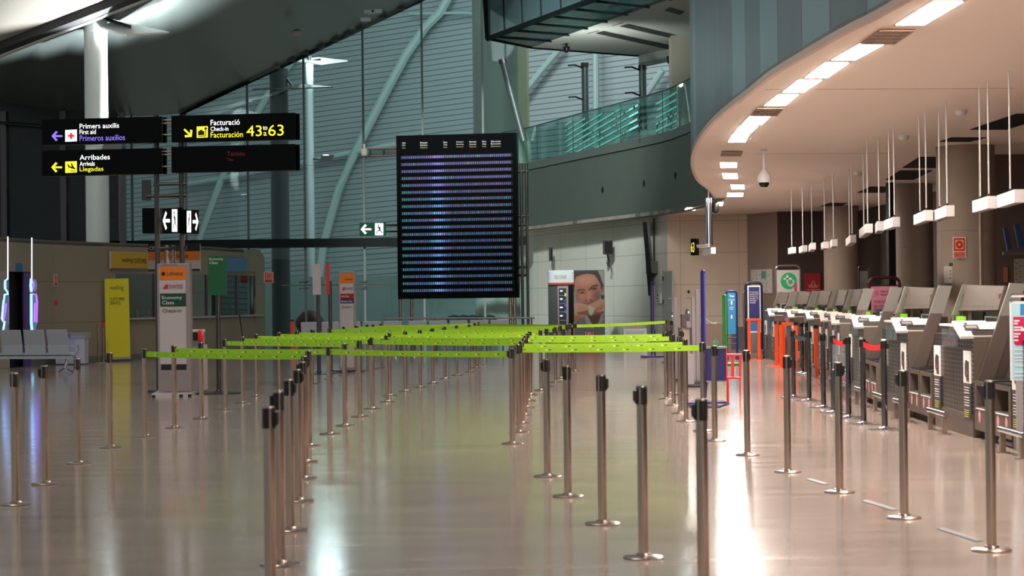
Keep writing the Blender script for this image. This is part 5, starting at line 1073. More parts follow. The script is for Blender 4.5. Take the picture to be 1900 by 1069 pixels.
# counter number sign 63 with its hanger and light bar
c = P(1287, 459, 52); pl = Plane(c, (math.cos(math.radians(62)), -math.sin(math.radians(62)))); pl = Plane(c, (math.cos(math.radians(50)), -math.sin(math.radians(50))))
t = thing('number_sign', 'small black sign with yellow 63 hanging from the ceiling on steel tubes', 'sign', tuple(c)); obj('panel', slab_px(B(), 1281.5, 443, 1290.5, 474, pl, .12), SB, t); txt('lettering', '63', 1282.6, 450, 1288.6, 468, pl, E_Y, t)
obj('side_arm', tube(B(), [P(1289, 456, 52), P(1317, 454, 52)], .035, 8), CHROME, t); obj('side_arm', tube(B(), [P(1289, 459.5, 52), P(1317, 457, 52)], .02, 8), CHROME, t)
for x in (1311, 1315, 1319): top = P(x, 391, 52.0); obj('drop_tube', tube(B(), [P(x + 1, 456, 52), Vector((top.x, 52, ZC))], .03, 8), CHROME, t)

# ================================================================ PENDANT LIGHT BARS
PW = mat('pendant_white', (236, 230, 228), .35)
bars = [((1462, 472), (1478, 470), 1), ((1482, 470.5), (1499, 467), 1), ((1500, 467.5), (1515, 463), 1), ((1523, 464), (1539, 461), 1), ((1540, 461), (1555, 457), 1), ((1569, 457), (1590, 450), 2), ((1594, 442), (1621, 432), 2), ((1623, 434), (1642, 428), 1),
        ((1640, 427), (1672, 421), 2), ((1695, 418), (1733, 409.5), 2), ((1730, 411), (1773, 402), 2), ((1804, 395), (1852, 387), 2), ((1850, 386), (1903, 376), 1), ((1304, 475), (1329, 471), 1)]
for i, (L, R_, nr) in enumerate(bars):
    zb = 2.45; a = G(L[0], L[1], zb); b_ = G(R_[0], R_[1], zb) - Vector((.12, 0, 0))
    if b_.y > a.y - .5: b_ = a + Vector((.02, -1.2, 0))
    lb = 'white boxy light bar hung on thin rods over the counters, %s from the left' % ORD[(i if i < 13 else 0) + (1 if i < 13 else 0)]
    if i == 13: lb = 'white boxy light bar hung beside the yellow 63 sign, leftmost one'
    t = thing('pendant_light', lb, 'light', ((a + b_) / 2 + Vector((0, 0, .14))), 'white hanging light bars')
    w_ = .11; bm = B(); prism(bm, [(a.x, a.y, zb), (b_.x, b_.y, zb), (b_.x + w_, b_.y, zb), (a.x + w_, a.y, zb)], (0, 0, .14)); obj('housing', bm, PW, t, bevel=.006)
    obj('louvre', prism(B(), [(a.x + .02, a.y - .03, zb - .004), (b_.x + .02, b_.y + .03, zb - .004), (b_.x + w_ - .02, b_.y + .03, zb - .004), (a.x + w_ - .02, a.y - .03, zb - .004)], (0, 0, .003)), GREYP, t)
    for f in ((.25, .8) if nr == 2 else (.5,)):
        p = a.lerp(b_, f); obj('rod', tube(B(), [(p.x + w_ / 2, p.y, zb + .13), (p.x + w_ / 2, p.y, ZC)], .009, 6), WHITE, t); obj('fixing', lathe(B(), [(.02, .14), (.02, .17), (.008, .18)], (p.x + w_ / 2, p.y, zb), 10), DSTEEL, t)
# dome camera on stem
c = G(1417, 277, ZC); t = thing('ceiling_camera', 'white pear shaped dome camera hanging on a stem from the cream ceiling', 'camera', (c.x, c.y, ZC)); zb = P(1417, 348, c.y).z; hz = ZC - zb
obj('stem', lathe(B(), [(.06, 0), (.06, -.02), (.02, -.025), (.022, -hz * .52)], (c.x, c.y, ZC), 16), WHITE, t, True); obj('housing', lathe(B(), [(.022, -hz * .5), (.05, -hz * .56), (.1, -hz * .68), (.115, -hz * .8), (.105, -hz * .87)], (c.x, c.y, ZC), 24), WHITE, t, True); obj('dome', lathe(B(), [(.085, -hz * .87), (.08, -hz * .93), (.05, -hz * .99), (.01, -hz)], (c.x, c.y, ZC), 20), BLACK, t, True)
p = P(1327, 386, 55); tag(obj('dome_camera', lathe(B(), [(.02, -.14), (.09, -.1), (.11, 0), (.11, .12)], tuple(p), 16), BLACK, smooth=True), 'small black dome camera beside the hanger of the 63 sign', 'camera')

# ================================================================ CHECK-IN COUNTERS
RX = [(14, 4.8), (22.5, 4.8), (26.4, 4.83), (30.3, 4.93), (34.2, 5.19), (38.1, 5.58), (42, 5.87), (46, 6.02), (50, 6.08), (60, 6.2)]
def rx(Y): return float(np.interp(Y, [a for a, _ in RX], [b for _, b in RX]))
def perf():
    m = mat('perforated_steel_front', (120, 122, 120), .3, 1); N = NT(m); b = m.node_tree.nodes['Principled BSDF']; tc = N.n('ShaderNodeTexCoord'); sp = N.n('ShaderNodeSeparateXYZ'); N.l(tc.outputs['Object'], sp.inputs[0])
    z = N.math('FRACT', N.math('MULTIPLY', sp.outputs['Z'], 1 / .048)); y = N.math('FRACT', N.math('MULTIPLY', sp.outputs['Y'], 1 / .15)); g = N.math('MULTIPLY', N.math('LESS_THAN', z, .25), N.math('LESS_THAN', y, .6))
    zz = N.math('GREATER_THAN', sp.outputs['Z'], .26); g = N.math('MULTIPLY', g, zz)
    mx = N.n('ShaderNodeMix', data_type='RGBA'); mx.inputs['A'].default_value = lin((112, 112, 108)); mx.inputs['B'].default_value = lin((186, 182, 176)); N.l(g, mx.inputs['Factor']); N.l(mx.outputs['Result'], b.inputs['Base Color']); return m
PERF = perf(); SIDE = mat('warm_steel_side', (132, 118, 109), .38, .85)
def holes():
    m = mat('punched_steel_board', (112, 98, 88), .5, .6); N = NT(m); b = m.node_tree.nodes['Principled BSDF']; tc = N.n('ShaderNodeTexCoord'); v = N.n('ShaderNodeTexVoronoi', i_Scale=11.0); v.inputs['Randomness'].default_value = 0; N.l(tc.outputs['Object'], v.inputs['Vector'])
    g = N.math('LESS_THAN', v.outputs['Distance'], .16); mx = N.n('ShaderNodeMix', data_type='RGBA'); mx.inputs['A'].default_value = lin((112, 98, 88)); mx.inputs['B'].default_value = lin((50, 42, 38)); N.l(g, mx.inputs['Factor']); N.l(mx.outputs['Result'], b.inputs['Base Color']); return m
HOLES = holes(); WING = mat('grey_glass_wing', (156, 154, 146), .38, .4); PANW = mat('sloped_panel_white', (232, 228, 222), .35)
def counter():
    t = thing('check_in_counter', 'x', 'check-in counter', (0, 0, 0))
    obj('near_cabinet', box(B(), 0, .8, 0, 1.06, .0, 1.13), PERF, t, bevel=.004); obj('far_cabinet', box(B(), 0, .8, 1.075, 2.1, .0, 1.06), PERF, t, bevel=.004)
    obj('side_cover', box(B(), .01, .8, -.012, -.002, .02, 1.1), SIDE, t); obj('kick_plate', box(B(), -.006, 0, .01, 2.09, .0, .24), SIDE, t)
    # angled white panel carrying the card slot
    bm = B(); lo_ = [(-.13, -.02, 1.06), (-.13, .32, 1.215), (-.13, .45, 1.215), (-.13, .45, 1.18), (-.13, 0, 1.03)]; hi_ = [(.33, -.02, 1.06), (.2, .32, 1.215), (.2, .45, 1.215), (.2, .45, 1.18), (.33, 0, 1.03)]
    vl = [bm.verts.new(p) for p in lo_]; vh = [bm.verts.new(p) for p in hi_]; bm.faces.new(vl); bm.faces.new(vh)
    for k in range(5): bm.faces.new((vl[k], vl[(k + 1) % 5], vh[(k + 1) % 5], vh[k]))
    pass; obj('sloped_panel', bm, PANW, t, bevel=.004)
    def on(u, v, o=.004):  # on the slope: u 0..1 across, v 0..1 up
        return Vector((-.13 + .36 * u, -.02 + .34 * v, 1.06 + .155 * v)) + Vector((0, -.415, .91)) * o
    def q4(u0, u1, v0, v1, o=.004): return [on(u0, v0, o), on(u1, v0, o), on(u1, v1, o), on(u0, v1, o)]
    sl = obj('card_reader', prism(B(), q4(.2, .62, .34, .66), Vector((0, -.415, .91)) * .012), mat('reader_grey', (70, 66, 68), .5), t); obj('slot', prism(B(), q4(.25, .57, .42, .56, .017), Vector((0, -.415, .91)) * .003), mat('slot_grey', (150, 144, 140), .5), sl)
    obj('reader_tab', prism(B(), q4(.46, .56, .2, .34), Vector((0, -.415, .91)) * .012), mat('reader_grey'), t); obj('small_mark', prism(B(), q4(.26, .34, .76, .84), Vector((0, -.415, .91)) * .002), INK, t)
    obj('rear_ledge', prism(B(), [(.23, -.01, 1.05), (.23, .45, 1.2), (.5, .45, 1.2), (.3, -.01, 1.05)], (0, 0, -.03)), PANW, t)
    obj('counter_ledge', box(B(), -.06, .3, .45, 1.5, 1.15, 1.175), WHITE, t)
    for y0 in (.72, 1.12): obj('leaflet_pocket', box(B(), -.05, -.01, y0, y0 + .3, .93, 1.12), ACR, t)
    for y0, z1, in ((.06, .9), (1.72, .92)):
        pst = obj('luggage_poster', box(B(), -.02, -.004, y0, y0 + .34, z1 - .34, z1), PAPER, t)
        x = -.024
        for k, (a, b2, c, d) in enumerate([(.20, .25, .12, .22), (.14, .22, .10, .25), (.07, .16, .06, .24)]): obj('suitcase_print', box(B(), x - .001 * k, -.019, y0 + a - .02, y0 + b2, z1 - .34 + c - .04, z1 - .34 + d - .01), mat('suitcase_ink', (52, 44, 50), .6), pst)
        obj('red_mark', box(B(), x - .005, -.02, y0 + .1, y0 + .13, z1 - .25, z1 - .21), RED, pst)
        pd = obj('rules_panel', box(B(), -.02, -.004, y0, y0 + .34, z1 - .72, z1 - .34), mat('rules_dark', (60, 56, 58), .5), t)
        bm = B()
        for k in range(7): box(bm, -.023, -.019, y0 + .05 + .02 * (k % 2), y0 + .3, z1 - .39 - .028 * k - (.02 if k > 2 else 0), z1 - .382 - .028 * k - (.02 if k > 2 else 0))
        obj('white_lines', bm, PAPER, pd); bm = B()
        for k in range(4): box(bm, -.023, -.019, y0 + .06 + .015 * k, y0 + .3, z1 - .63 - .022 * k, z1 - .622 - .022 * k)
        obj('yellow_lines', bm, mat('rules_yellow', (200, 190, 60), .5), pd)
    # punched board behind, leaning, with light wing
    obj('punched_board', prism(B(), [(.27, .02, 1.33), (.27, 2.11, 1.31), (.34, 2.0, 1.60), (.34, .02, 1.58)], (.03, 0, 0)), HOLES, t)
    obj('grey_wing', prism(B(), [(.2, 2.1, 1.26), (.30, 2.1, 1.26), (.44, 1.98, 1.60), (.30, 1.98, 1.60)], (0, .03, 0)), WING, t)
    obj('board_post', box(B(), .3, .36, .06, .12, 1.1, 1.5), SIDE, t); obj('board_post', box(B(), .3, .36, 2.0, 2.06, 1.0, 1.5), SIDE, t)
    mo = obj('monitor', box(B(), .36, .40, .35, 1.05, 1.14, 1.32), BLACK, t, bevel=.006); obj('monitor_frame', tube(B(), [(.345, .4, 1.15), (.345, .4, 1.25), (.345, 1.0, 1.25), (.345, 1.0, 1.15)], .008, 6), WHITE, mo)
    obj('monitor', box(B(), .36, .40, 1.2, 1.8, 1.12, 1.3), BLACK, t, bevel=.006)
    obj('green_panel', box(B(), .24, .26, 1.6, 2.08, 1.12, 1.25), LIME, t)
    return t
def belt_unit():
    t = thing('baggage_belt', 'x', 'baggage belt', (0, 0, 0))
    for k in range(2):
        y0 = -1.72 + .87 * k; y1 = y0 + .82
        bm = B(); box(bm, .0, .9, y0, y0 + .1, .09, .60); box(bm, .0, .9, y1 - .1, y1, .09, .60); box(bm, .0, .9, y0 + .1, y1 - .1, .09, .33); box(bm, .0, .9, y0 + .1, y1 - .1, .55, .60); box(bm, .35, .9, y0 + .1, y1 - .1, .33, .55)
        h = obj('scale_housing', bm, SIDE, t); obj('opening_lining', box(B(), .345, .35, y0 + .1, y1 - .1, .33, .55), BLACKM, h); obj('white_sill', prism(B(), [(-.012, y0 + .1, .32), (.3, y0 + .1, .34), (.3, y1 - .1, .34), (-.012, y1 - .1, .32)], (0, 0, -.008)), WHITE, h)
        obj('baggage_grip', tube(B(), [(.2, y0 + .3, .34), (.15, y0 + .32, .42), (.2, y1 - .3, .44), (.2, y1 - .25, .34)], .02, 6), BLACK, h)
        for yy in (y0 + .2, y1 - .25): obj('warning_sticker', lathe(B(), [(.0, 0), (.045, .0), (.045, .003), (.0, .003)][1:3], (0, 0, 0), 16), mat('sticker_pink', (224, 150, 150), .5), h).matrix_local = Matrix.Translation((-.003, yy, .24)) @ Matrix.Rotation(math.radians(90), 4, 'Y') @ Matrix.Diagonal((1.5, 1, 1, 1))
        obj('belt_surface', prism(B(), [(.02, y0 + .08, .605), (.9, y0 + .08, .64), (.9, y1 - .08, .64), (.02, y1 - .08, .605)], (0, 0, .01)), BLACKM, h)
    obj('plinth', box(B(), .06, .88, -1.72, -.03, 0, .09), BLACKM, t)
    for y in (-1.73, -.06):
        obj('slanted_arm', prism(B(), [(.03, y, .6), (.2, y, .6), (.42, y, 1.27), (.27, y, 1.27)], (0, .05, 0)), SIDE, t)
        obj('top_wing', prism(B(), [(.26, y, 1.26), (.43, y, 1.26), (.54, y, 1.60), (.38, y, 1.61)], (0, .05, 0)), WING, t)
    obj('dark_tunnel', prism(B(), [(.30, -1.66, .62), (.95, -1.66, .62), (.95, -1.66, 1.2), (.52, -1.66, 1.2)], (0, 1.6, 0)), mat('tunnel_brown', (50, 36, 34), .7), t)
    return t
cb, bb = counter(), belt_unit()
starts = [18.6, 22.5, 26.4, 30.3, 34.2, 38.1, 42, 46, 50]
cl = ['brushed steel check-in counter just outside the right edge nearest the camera', 'brushed steel check-in counter nearest in view below the alarm sign column', 'brushed steel check-in counter second in view, left of the nearest', 'brushed steel check-in counter third from the camera, behind the red belts', 'brushed steel check-in counter fourth from the camera', 'brushed steel check-in counter fifth from the camera', 'brushed steel check-in counter with a teal lit card slot, sixth from the camera', 'brushed steel check-in counter second from the far end of the row', 'brushed steel check-in counter at the far end of the row, left of all others']
for i, Y in enumerate(starts):
    a = math.atan2(-(rx(Y + 2.1) - rx(Y)), 2.1); loc = (rx(Y), Y, 0)
    bl_ = 'steel baggage belt with two scales and a slanted hood, %s counted from the camera' % ORD[i]
    if i == 0: cb.location = loc; cb.rotation_euler = (0, 0, a); cb['label'] = cl[0]; cb['group'] = 'check-in counters'; bb.location = (rx(Y), Y - .03, 0); bb.rotation_euler = (0, 0, a); bb['label'] = bl_; bb['group'] = 'baggage belts'
    else:
        r = dup(cb, loc, a, cl[i], 'check-in counters')
        if i == 3:      # this counter has no punched board, the pink sign shows through there
            for ch in list(r.children):
                if ch.name.startswith(('punched_board', 'grey_wing', 'board_post')): bpy.data.objects.remove(ch)
        rb2 = dup(bb, (rx(Y), Y - .03, 0), a, bl_, 'baggage belts')
        if i == 4:
            for ch in list(rb2.children):
                if ch.name.startswith('top_wing') and ch.data.vertices[0].co.y < -1: bpy.data.objects.remove(ch)
# bumper rails before the counters
rail = thing('bumper_rail', 'x', 'rail', (0, 0, 0)); obj('bar', tube(B(), [(0, -.5, .22), (0, .5, .22)], .032, 14), CHROME, rail, True)
for y in (-.4, .4): obj('leg', box(B(), -.025, .025, y - .03, y + .03, .01, .2), STEEL, rail); obj('foot_plate', box(B(), -.06, .06, y - .06, y + .06, 0, .01), STEEL, rail)
k = 0
for i, Y in enumerate([19.9, 22.0 + 1.45, 25.7, 27.4, 29.2, 31.2, 33.2, 36, 39.5, 43.5, 47.5, 51.5]):
    a = math.atan2(-(rx(Y + 1) - rx(Y)), 1.0); lab = 'round steel bumper rail on short legs before the counters, %s from the camera' % ORD[i]
    if i == 0: rail.location = (rx(Y) - .2, Y, 0); rail.rotation_euler = (0, 0, a); rail['label'] = lab; rail['group'] = 'bumper rails'
    else: dup(rail, (rx(Y) - .2, Y, 0), a, lab, 'bumper rails')
# pink poster stand between nearest units and the light blue poster at the right edge
pl = facing(21.9); g = pl.hit(1866, 780); t = thing('liquids_poster', 'magenta poster with white bottles on a low stand beside the nearest baggage belt', 'poster', (g.x, 21.9, 0))
obj('frame', slab_px(B(), 1854, 720, 1878, 785, pl, .02), LGREY, t); obj('print', slab_px(B(), 1856, 723, 1876.5, 782, pl.shift(.004), .004), MAGENTA, t)
bm = B(); q = pl.shift(.008)
for y, w_ in ((727, 7), (731, 9), (734, 8), (739, 9), (743, 7), (750, 8)): slab_px(bm, 1857.5, y, 1857.5 + w_, y + 1.4, q, .002)
obj('text_lines', bm, PAPER, t); bm = B(); poly_px(bm, [(1868.5, 756), (1869.5, 751), (1873, 751), (1874, 756), (1874, 771), (1868, 771)], q, .002); poly_px(bm, [(1870, 738), (1873, 738), (1873.5, 746), (1869.5, 746)], q, .002); obj('bottle_print', bm, WHITE, t)
obj('foot_bar', tube(B(), [G(1856, 818, .03), G(1882, 826, .03)], .025, 8), GREYP, t); obj('leg', tube(B(), [Vector((g.x + .06, 21.93, .02)), Vector((g.x + .06, 21.93, pl.hit(1868, 785).z)) ], .012, 6), GREYP, t)
pl = facing(20.3); g = pl.hit(1890, 700); t = thing('liquids_stand', 'light blue information stand with a magenta bubble at the right edge', 'stand', (g.x, 20.3, 0))
obj('panel_frame', slab_px(B(), 1875.5, 559, 1925, 706, pl, .04), WHITE, t); obj('print', slab_px(B(), 1877.5, 563, 1923, 703, pl.shift(.004), .003), mat('pale_blue_print', (170, 206, 218), .5), t)
obj('blue_corner', slab_px(B(), 1893, 564, 1923, 585, pl.shift(.007), .002), BLUE, t); obj('magenta_bubble', poly_px(B(), [(1880, 588), (1923, 588), (1923, 640), (1885, 641), (1881, 636)], pl.shift(.008), .002), MAGENTA, t)
q = pl.shift(.011); bm = B()
for y, w_ in ((594, 10), (599, 7), (606, 16), (611, 13), (618, 12), (623, 8), (630, 8)): slab_px(bm, 1881.5, y, 1881.5 + w_, y + 3, q, .002)
for y in (648, 656, 663, 668, 678, 690, 697): slab_px(bm, 1882, y, 1899, y + 2, q, .002)
obj('text_lines', bm, WHITE, t); bm = B(); r_ = pl.hit(1890, 706); box(bm, r_.x - .02, r_.x + .3, 20.3, 20.34, .02, r_.z); obj('leg', bm, GREYP, t); obj('frame_tube', tube(B(), [pl.hit(1876, 559), pl.hit(1876, 548), pl.hit(1925, 548)], .02, 8), CHROME, t)
# things on columns and the back wall
cx_, cy_ = MT['col0']; pl = facing(cy_ - .475); fire_sign(1768, 440, 1792.5, 479.5, pl, 'red alarm sign reading PULSADOR DE ALARMA on the nearest concrete column', ['PULSADOR', 'DE ALARMA'])
t = thing('paper_notice', 'white paper notice with a green label taped on the nearest concrete column', 'notice', tuple(pl.hit(1760, 525))); obj('sheet', slab_px(B(), 1752, 494, 1768, 525.5, pl.shift(-.12), .01), PAPER, t); obj('green_label', slab_px(B(), 1761, 488, 1768, 494, pl.shift(-.11), .01), mat('label_green', (70, 90, 50), .6), t)
bm = B()
for y in (500, 504, 508, 512, 516): slab_px(bm, 1754, y, 1760, y + .8, pl.shift(-.105), .002)
for y in (501, 507, 514): slab_px(bm, 1762, y, 1765, y + 4, pl.shift(-.105), .002)
obj('print_marks', bm, GREYP, t)
q = facing(cy_ - .42).hit(1817, 400); tag(obj('conduit_pipe', tube(B(), [(q.x, cy_ - .47, 0), (q.x, cy_ - .47, ZC)], .018, 8), mat('conduit', (180, 165, 150), .5)), 'thin pale conduit pipe running down the nearest concrete column', 'pipe')
cx_, cy_ = MT['col1']; fire_sign(1652.5, 477, 1659.5, 508, facing(cy_ - .05, 50, MT['col1'][0] - .47), 'small red fire sign on the left flank of the middle concrete column')
# back wall screens, map and shelf at the right edge
bw = facing(36.0)
t = thing('screen_pair', 'two tilted dark blue screens high in the dim corner at the right edge', 'screen', tuple(bw.hit(1880, 466)))
for a, b_, c, d in [((1862, 424), (1869, 420), (1878, 462), (1870, 466)), ((1882, 417), (1892, 413), (1902, 456), (1891, 460))]: obj('screen', poly_px(B(), [a, b_, c, d], bw, .08), mat('navy_screen', (40, 58, 92), .3, emit=.08), t)
obj('support_bar', slab_px(B(), 1862, 467, 1904, 473, bw, .1), mat('bar_grey', (120, 112, 106), .5), t)
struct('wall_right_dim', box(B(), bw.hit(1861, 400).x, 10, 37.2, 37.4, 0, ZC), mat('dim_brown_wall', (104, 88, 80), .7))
pl = facing(37.16); t = thing('map_board', 'pale map board on the dim wall at the right edge', 'board', tuple(pl.hit(1895, 536))); obj('sheet', slab_px(B(), 1882, 480, 1912, 537, pl, .03), mat('map_paper', (176, 168, 152), .6), t)
bm = B()
for k in range(9): slab_px(bm, 1884 + (k * 7) % 14, 488 + k * 5, 1888 + (k * 7) % 14, 489 + k * 5, pl.shift(.004), .002)
obj('map_marks', bm, INK, t); tag(obj('small_notice', slab_px(B(), 1862, 496, 1870, 524, pl, .02), mat('notice_orange', (190, 110, 70), .6)), 'narrow orange notice on the dim wall left of the map board', 'notice')

# ================================================================ FREESTANDING SIGNS AT THE FAR RIGHT
def frame_sign(name, x1, x2, ytop, ybot, Y, ang, framem, r, label, print_box=None, printm=None, inner=None, legs=True, base=None):
    pl = Plane(P((x1 + x2) / 2, 600, Y), (math.cos(math.radians(ang)), -math.sin(math.radians(ang)))); c = pl.hit((x1 + x2) / 2, 600); t = thing(name, label, 'sign', (c.x, c.y, 0), 'freestanding framed signs')
    L, Rr = pl.hit(x1, 600), pl.hit(x2, 600); H = pl.hit((x1 + x2) / 2, ytop).z; w = (Rr - L).dot(pl.R); cr = min(.12, w * .22)
    pts = [Vector((L.x, L.y, .03)), Vector((L.x, L.y, H - cr))] + [Vector((L.x, L.y, 0)) + pl.R * (cr - cr * math.cos(a)) + Vector((0, 0, H - cr + cr * math.sin(a))) for a in np.linspace(.2, 1.57, 5)] + [Vector((Rr.x, Rr.y, 0)) - pl.R * (cr - cr * math.cos(a)) + Vector((0, 0, H - cr + cr * math.sin(a))) for a in np.linspace(1.57, .2, 5)] + [Vector((Rr.x, Rr.y, H - cr)), Vector((Rr.x, Rr.y, .03))]
    obj('tube_frame', tube(B(), pts, r, 10), framem, t, True)
    bm = B(); 
    for e in (L, Rr): e = Vector((e.x, e.y, .03)); tube(bm, [e - pl.N * .3, e + pl.N * .3], r, 8)
    obj('feet', bm, framem, t)
    if print_box: obj('print', slab_px(B(), *print_box, pl.shift(r * .6), .02), printm, t)
    return t, pl.shift(r * .6)
# navy boarding sign with white inner border
ns, pl = frame_sign('navy_sign', 1384.5, 1413.5, 525, 668, 52.5, 0, mat('dark_navy_frame', (24, 20, 40), .35), .035, 'tall navy sign with small white writing behind the orange portal', (1387.5, 530, 1411.5, 617), WHITE)
obj('navy_print', slab_px(B(), 1389.5, 532.5, 1409.7, 614.5, pl.shift(.004), .003), mat('deep_navy', (30, 30, 90), .5), ns); obj('sea_print', slab_px(B(), 1389.5, 597, 1409.7, 614.5, pl.shift(.007), .002), mat('sea_blue', (30, 96, 150), .5), ns)
for i, w_ in enumerate(('IF YOUR HAND', 'BAGGAGE FITS', 'IN HERE, WE', 'ARE HAPPY TO', 'WELCOME IT', 'ON BOARD')): txt('lettering', w_, 1391, 541 + 3.9 * i, 1391 + len(w_) * 1.35, 543.4 + 3.9 * i, pl.shift(.01), PAPER, ns)
frame_sign('white_frame_sign', 1380, 1417, 537, 667, 53.6, 0, CHROME, .02, 'pale framed sign mostly hidden behind the navy sign', (1382, 545, 1416, 655), GREYP)
bs, pl = frame_sign('blue_sign', 1348, 1367, 540.5, 664, 51.5, 0, mat('frame_blue', (20, 34, 100), .4), .03, 'narrow light blue sign in a dark blue frame left of the navy sign', (1350, 543, 1365.5, 620), BLUE)
obj('bird_mark', poly_px(B(), [(1353, 546), (1356, 548.5), (1363, 549), (1361, 551), (1355, 550.5)], pl.shift(.004), .003), PAPER, bs)
for y, h_ in ((562, 8), (588, 8)): obj('white_figure', disc_px(B(), 1357.5, y, 1.6, h_ / 2, pl.shift(.004), .002), PAPER, bs)
for x1_, x2_, y_ in ((1352, 1363, 556), (1354, 1361, 570), (1354, 1361, 573)): obj('text_line', slab_px(B(), x1_, y_, x2_, y_ + 1, pl.shift(.004), .002), PAPER, bs)
bm = B(); tube(bm, [pl.hit(1349, 627), pl.hit(1366, 627)], .015, 6); tube(bm, [pl.hit(1349, 638), pl.hit(1366, 638)], .015, 6); obj('cross_bars', bm, mat('frame_blue'), bs)
frame_sign('green_edge_sign', 1343, 1347, 548, 660, 47, 80, mat('lime_green_frame', (54, 140, 62), .4), .03, 'bright green framed sign seen edge-on left of the light blue sign', (1343.5, 552, 1346.5, 620), mat('soft_green', (90, 160, 90), .5))
frame_sign('purple_edge_sign', 1303, 1307, 503, 752, 30.0, 78, mat('violet_navy_frame', (36, 32, 104), .35), .018, 'very tall violet blue framed sign seen edge-on above the navy box', (1303.6, 508, 1306.4, 640), mat('violet_blue', (70, 64, 160), .4))
g1 = G(1276, 752); g2 = G(1351, 750); bm = B(); tube(bm, [g1, G(1262 + 20, 747), G(1345, 746), g2, G(1335, 756), G(1285, 757)], .022, 8, closed=True); ft = tag(obj('oval_sign_foot', bm, mat('foot_navy', (24, 22, 80), .3), smooth=True), 'oval dark blue floor frame under the tall violet sign', 'sign foot')
pe, pl = frame_sign('lilac_edge_sign', 1209, 1214.5, 524, 663, 54, 72, mat('lilac_navy', (44, 44, 96), .4), .025, 'tall lilac and blue framed sign seen edge-on in front of the pale wall', (1209.5, 530, 1214, 612), mat('lilac_print', (120, 112, 140), .5))
tag(obj('long_blue_foot', tube(B(), [G(1191, 662), G(1236, 663), G(1238, 659)], .03, 8), mat('foot_navy')), 'long low dark blue foot bar under the lilac edge-on sign', 'sign foot')
# transavia sign, red poster, map poster, pink sign, hidden second sign
ts, pl = frame_sign('white_airline_sign', 1440.5, 1485.5, 492.5, 650, 57, 0, CHROME, .025, 'white standing sign with a green circle and letter t behind the far counters', (1441.5, 501, 1484.5, 640), mat('sign_pale', (196, 190, 184), .5))
q = pl.shift(.004); obj('green_disc', disc_px(B(), 1463.5, 521.5, 15, 15.5, q, .002), mat('disc_green', (22, 168, 112), .5), ts)
bm = B(); q2 = q.shift(.006)
stroke = [(1461, 511), (1461, 523), (1463, 528), (1467, 530), (1471, 527.5), (1472.5, 523), (1471, 520)]
for a, b_ in zip(stroke, stroke[1:]):
    A = Vector(a); Bv = Vector(b_); d_ = (Bv - A).normalized(); n_ = Vector((-d_.y, d_.x)) * 1.9; A2 = A - d_ * .8; B2 = Bv + d_ * .8; poly_px(bm, [A2 + n_, B2 + n_, B2 - n_, A2 - n_], q2, .002)
poly_px(bm, [(1454, 515.5), (1469, 515.5), (1469, 519), (1454, 519)], q2, .002); obj('letter_mark', bm, PAPER, ts); txt('lettering', 'transavia', 1448, 540.5, 1479, 546, q, mat('grey_green_ink', (60, 130, 110), .5), ts)
pl = facing(56.2); g = pl.hit(1476.5, 600); t = thing('pink_pole_sign', 'narrow pink and white edge-on sign in front of the white airline sign', 'sign', (g.x, g.y, 0)); obj('panel', slab_px(B(), 1474, 526, 1479, 549, pl, .03), mat('pink_red', (216, 60, 90), .5), t); obj('pole', tube(B(), [(g.x, g.y + .04, 0), (g.x, g.y + .04, pl.hit(1476, 548).z)], .02, 8), DSTEEL, t)
pl = facing(61.15); t = thing('red_poster', 'dark red poster with a pale emblem on the brown wall behind the far counters', 'poster', tuple(pl.hit(1508, 556))); obj('sheet', slab_px(B(), 1492.5, 507, 1523, 560, pl, .03), mat('poster_red', (150, 16, 26), .5), t); q = pl.shift(.004); EMB = mat('emblem_rose', (206, 110, 110), .5)
for cx2, cy2, rx_, ry_ in ((1509, 524, 3, 3), (1506, 529, 3.2, 2.4), (1512, 529, 3.2, 2.4), (1509, 528, 1.2, 5)): obj('emblem_petal', disc_px(B(), cx2, cy2, rx_, ry_, q, .002), EMB, t)
obj('emblem_wing', poly_px(B(), [(1498, 527), (1503, 531), (1515, 531), (1521, 527), (1517, 534), (1502, 534)], q, .002), EMB, t); bm = B(); slab_px(bm, 1497, 536.5, 1522, 537.8, q, .002); slab_px(bm, 1499, 540, 1520, 541.2, q, .002); obj('text_lines', bm, EMB, t)
pl = through((6.88, 62.9), (7.55, 61.2)).shift(.05); t = thing('notice_board', 'white notice sheet with small diagrams on the brown wall right of the cream wall', 'notice', tuple(pl.hit(1412, 544))); obj('sheet', slab_px(B(), 1393, 500, 1431.5, 544, pl, .03), PAPER, t); q = pl.shift(.004); bm = B()
for k in range(22): xx = 1396 + (k * 11.3) % 32; yy_ = 504 + (k * 7.1) % 36; slab_px(bm, xx, yy_, xx + 2.5, yy_ + 1, q, .002)
for k in range(4): slab_px(bm, 1394 + k * 9.3, 502, 1394.4 + k * 9.3, 542, q, .002)
obj('diagram_marks', bm, GREYP, t); obj('teal_diagram', slab_px(B(), 1412.5, 503, 1421, 517, q, .002), mat('teal_print', (110, 176, 180), .5), t)
ps, pl = frame_sign('pink_sign', 1613, 1670, 515, 690, 37.2, 0, MAROON, .028, 'pink sign in a maroon frame with French boarding text behind the counters', (1615.5, 529, 1667, 600), mat('maroon_dark', (60, 8, 24), .5))
obj('pink_print', slab_px(B(), 1616.5, 531.5, 1666.5, 600, pl.shift(.004), .004), PINK, ps); q = pl.shift(.009); MI = mat('maroon_ink', (120, 24, 50), .5)
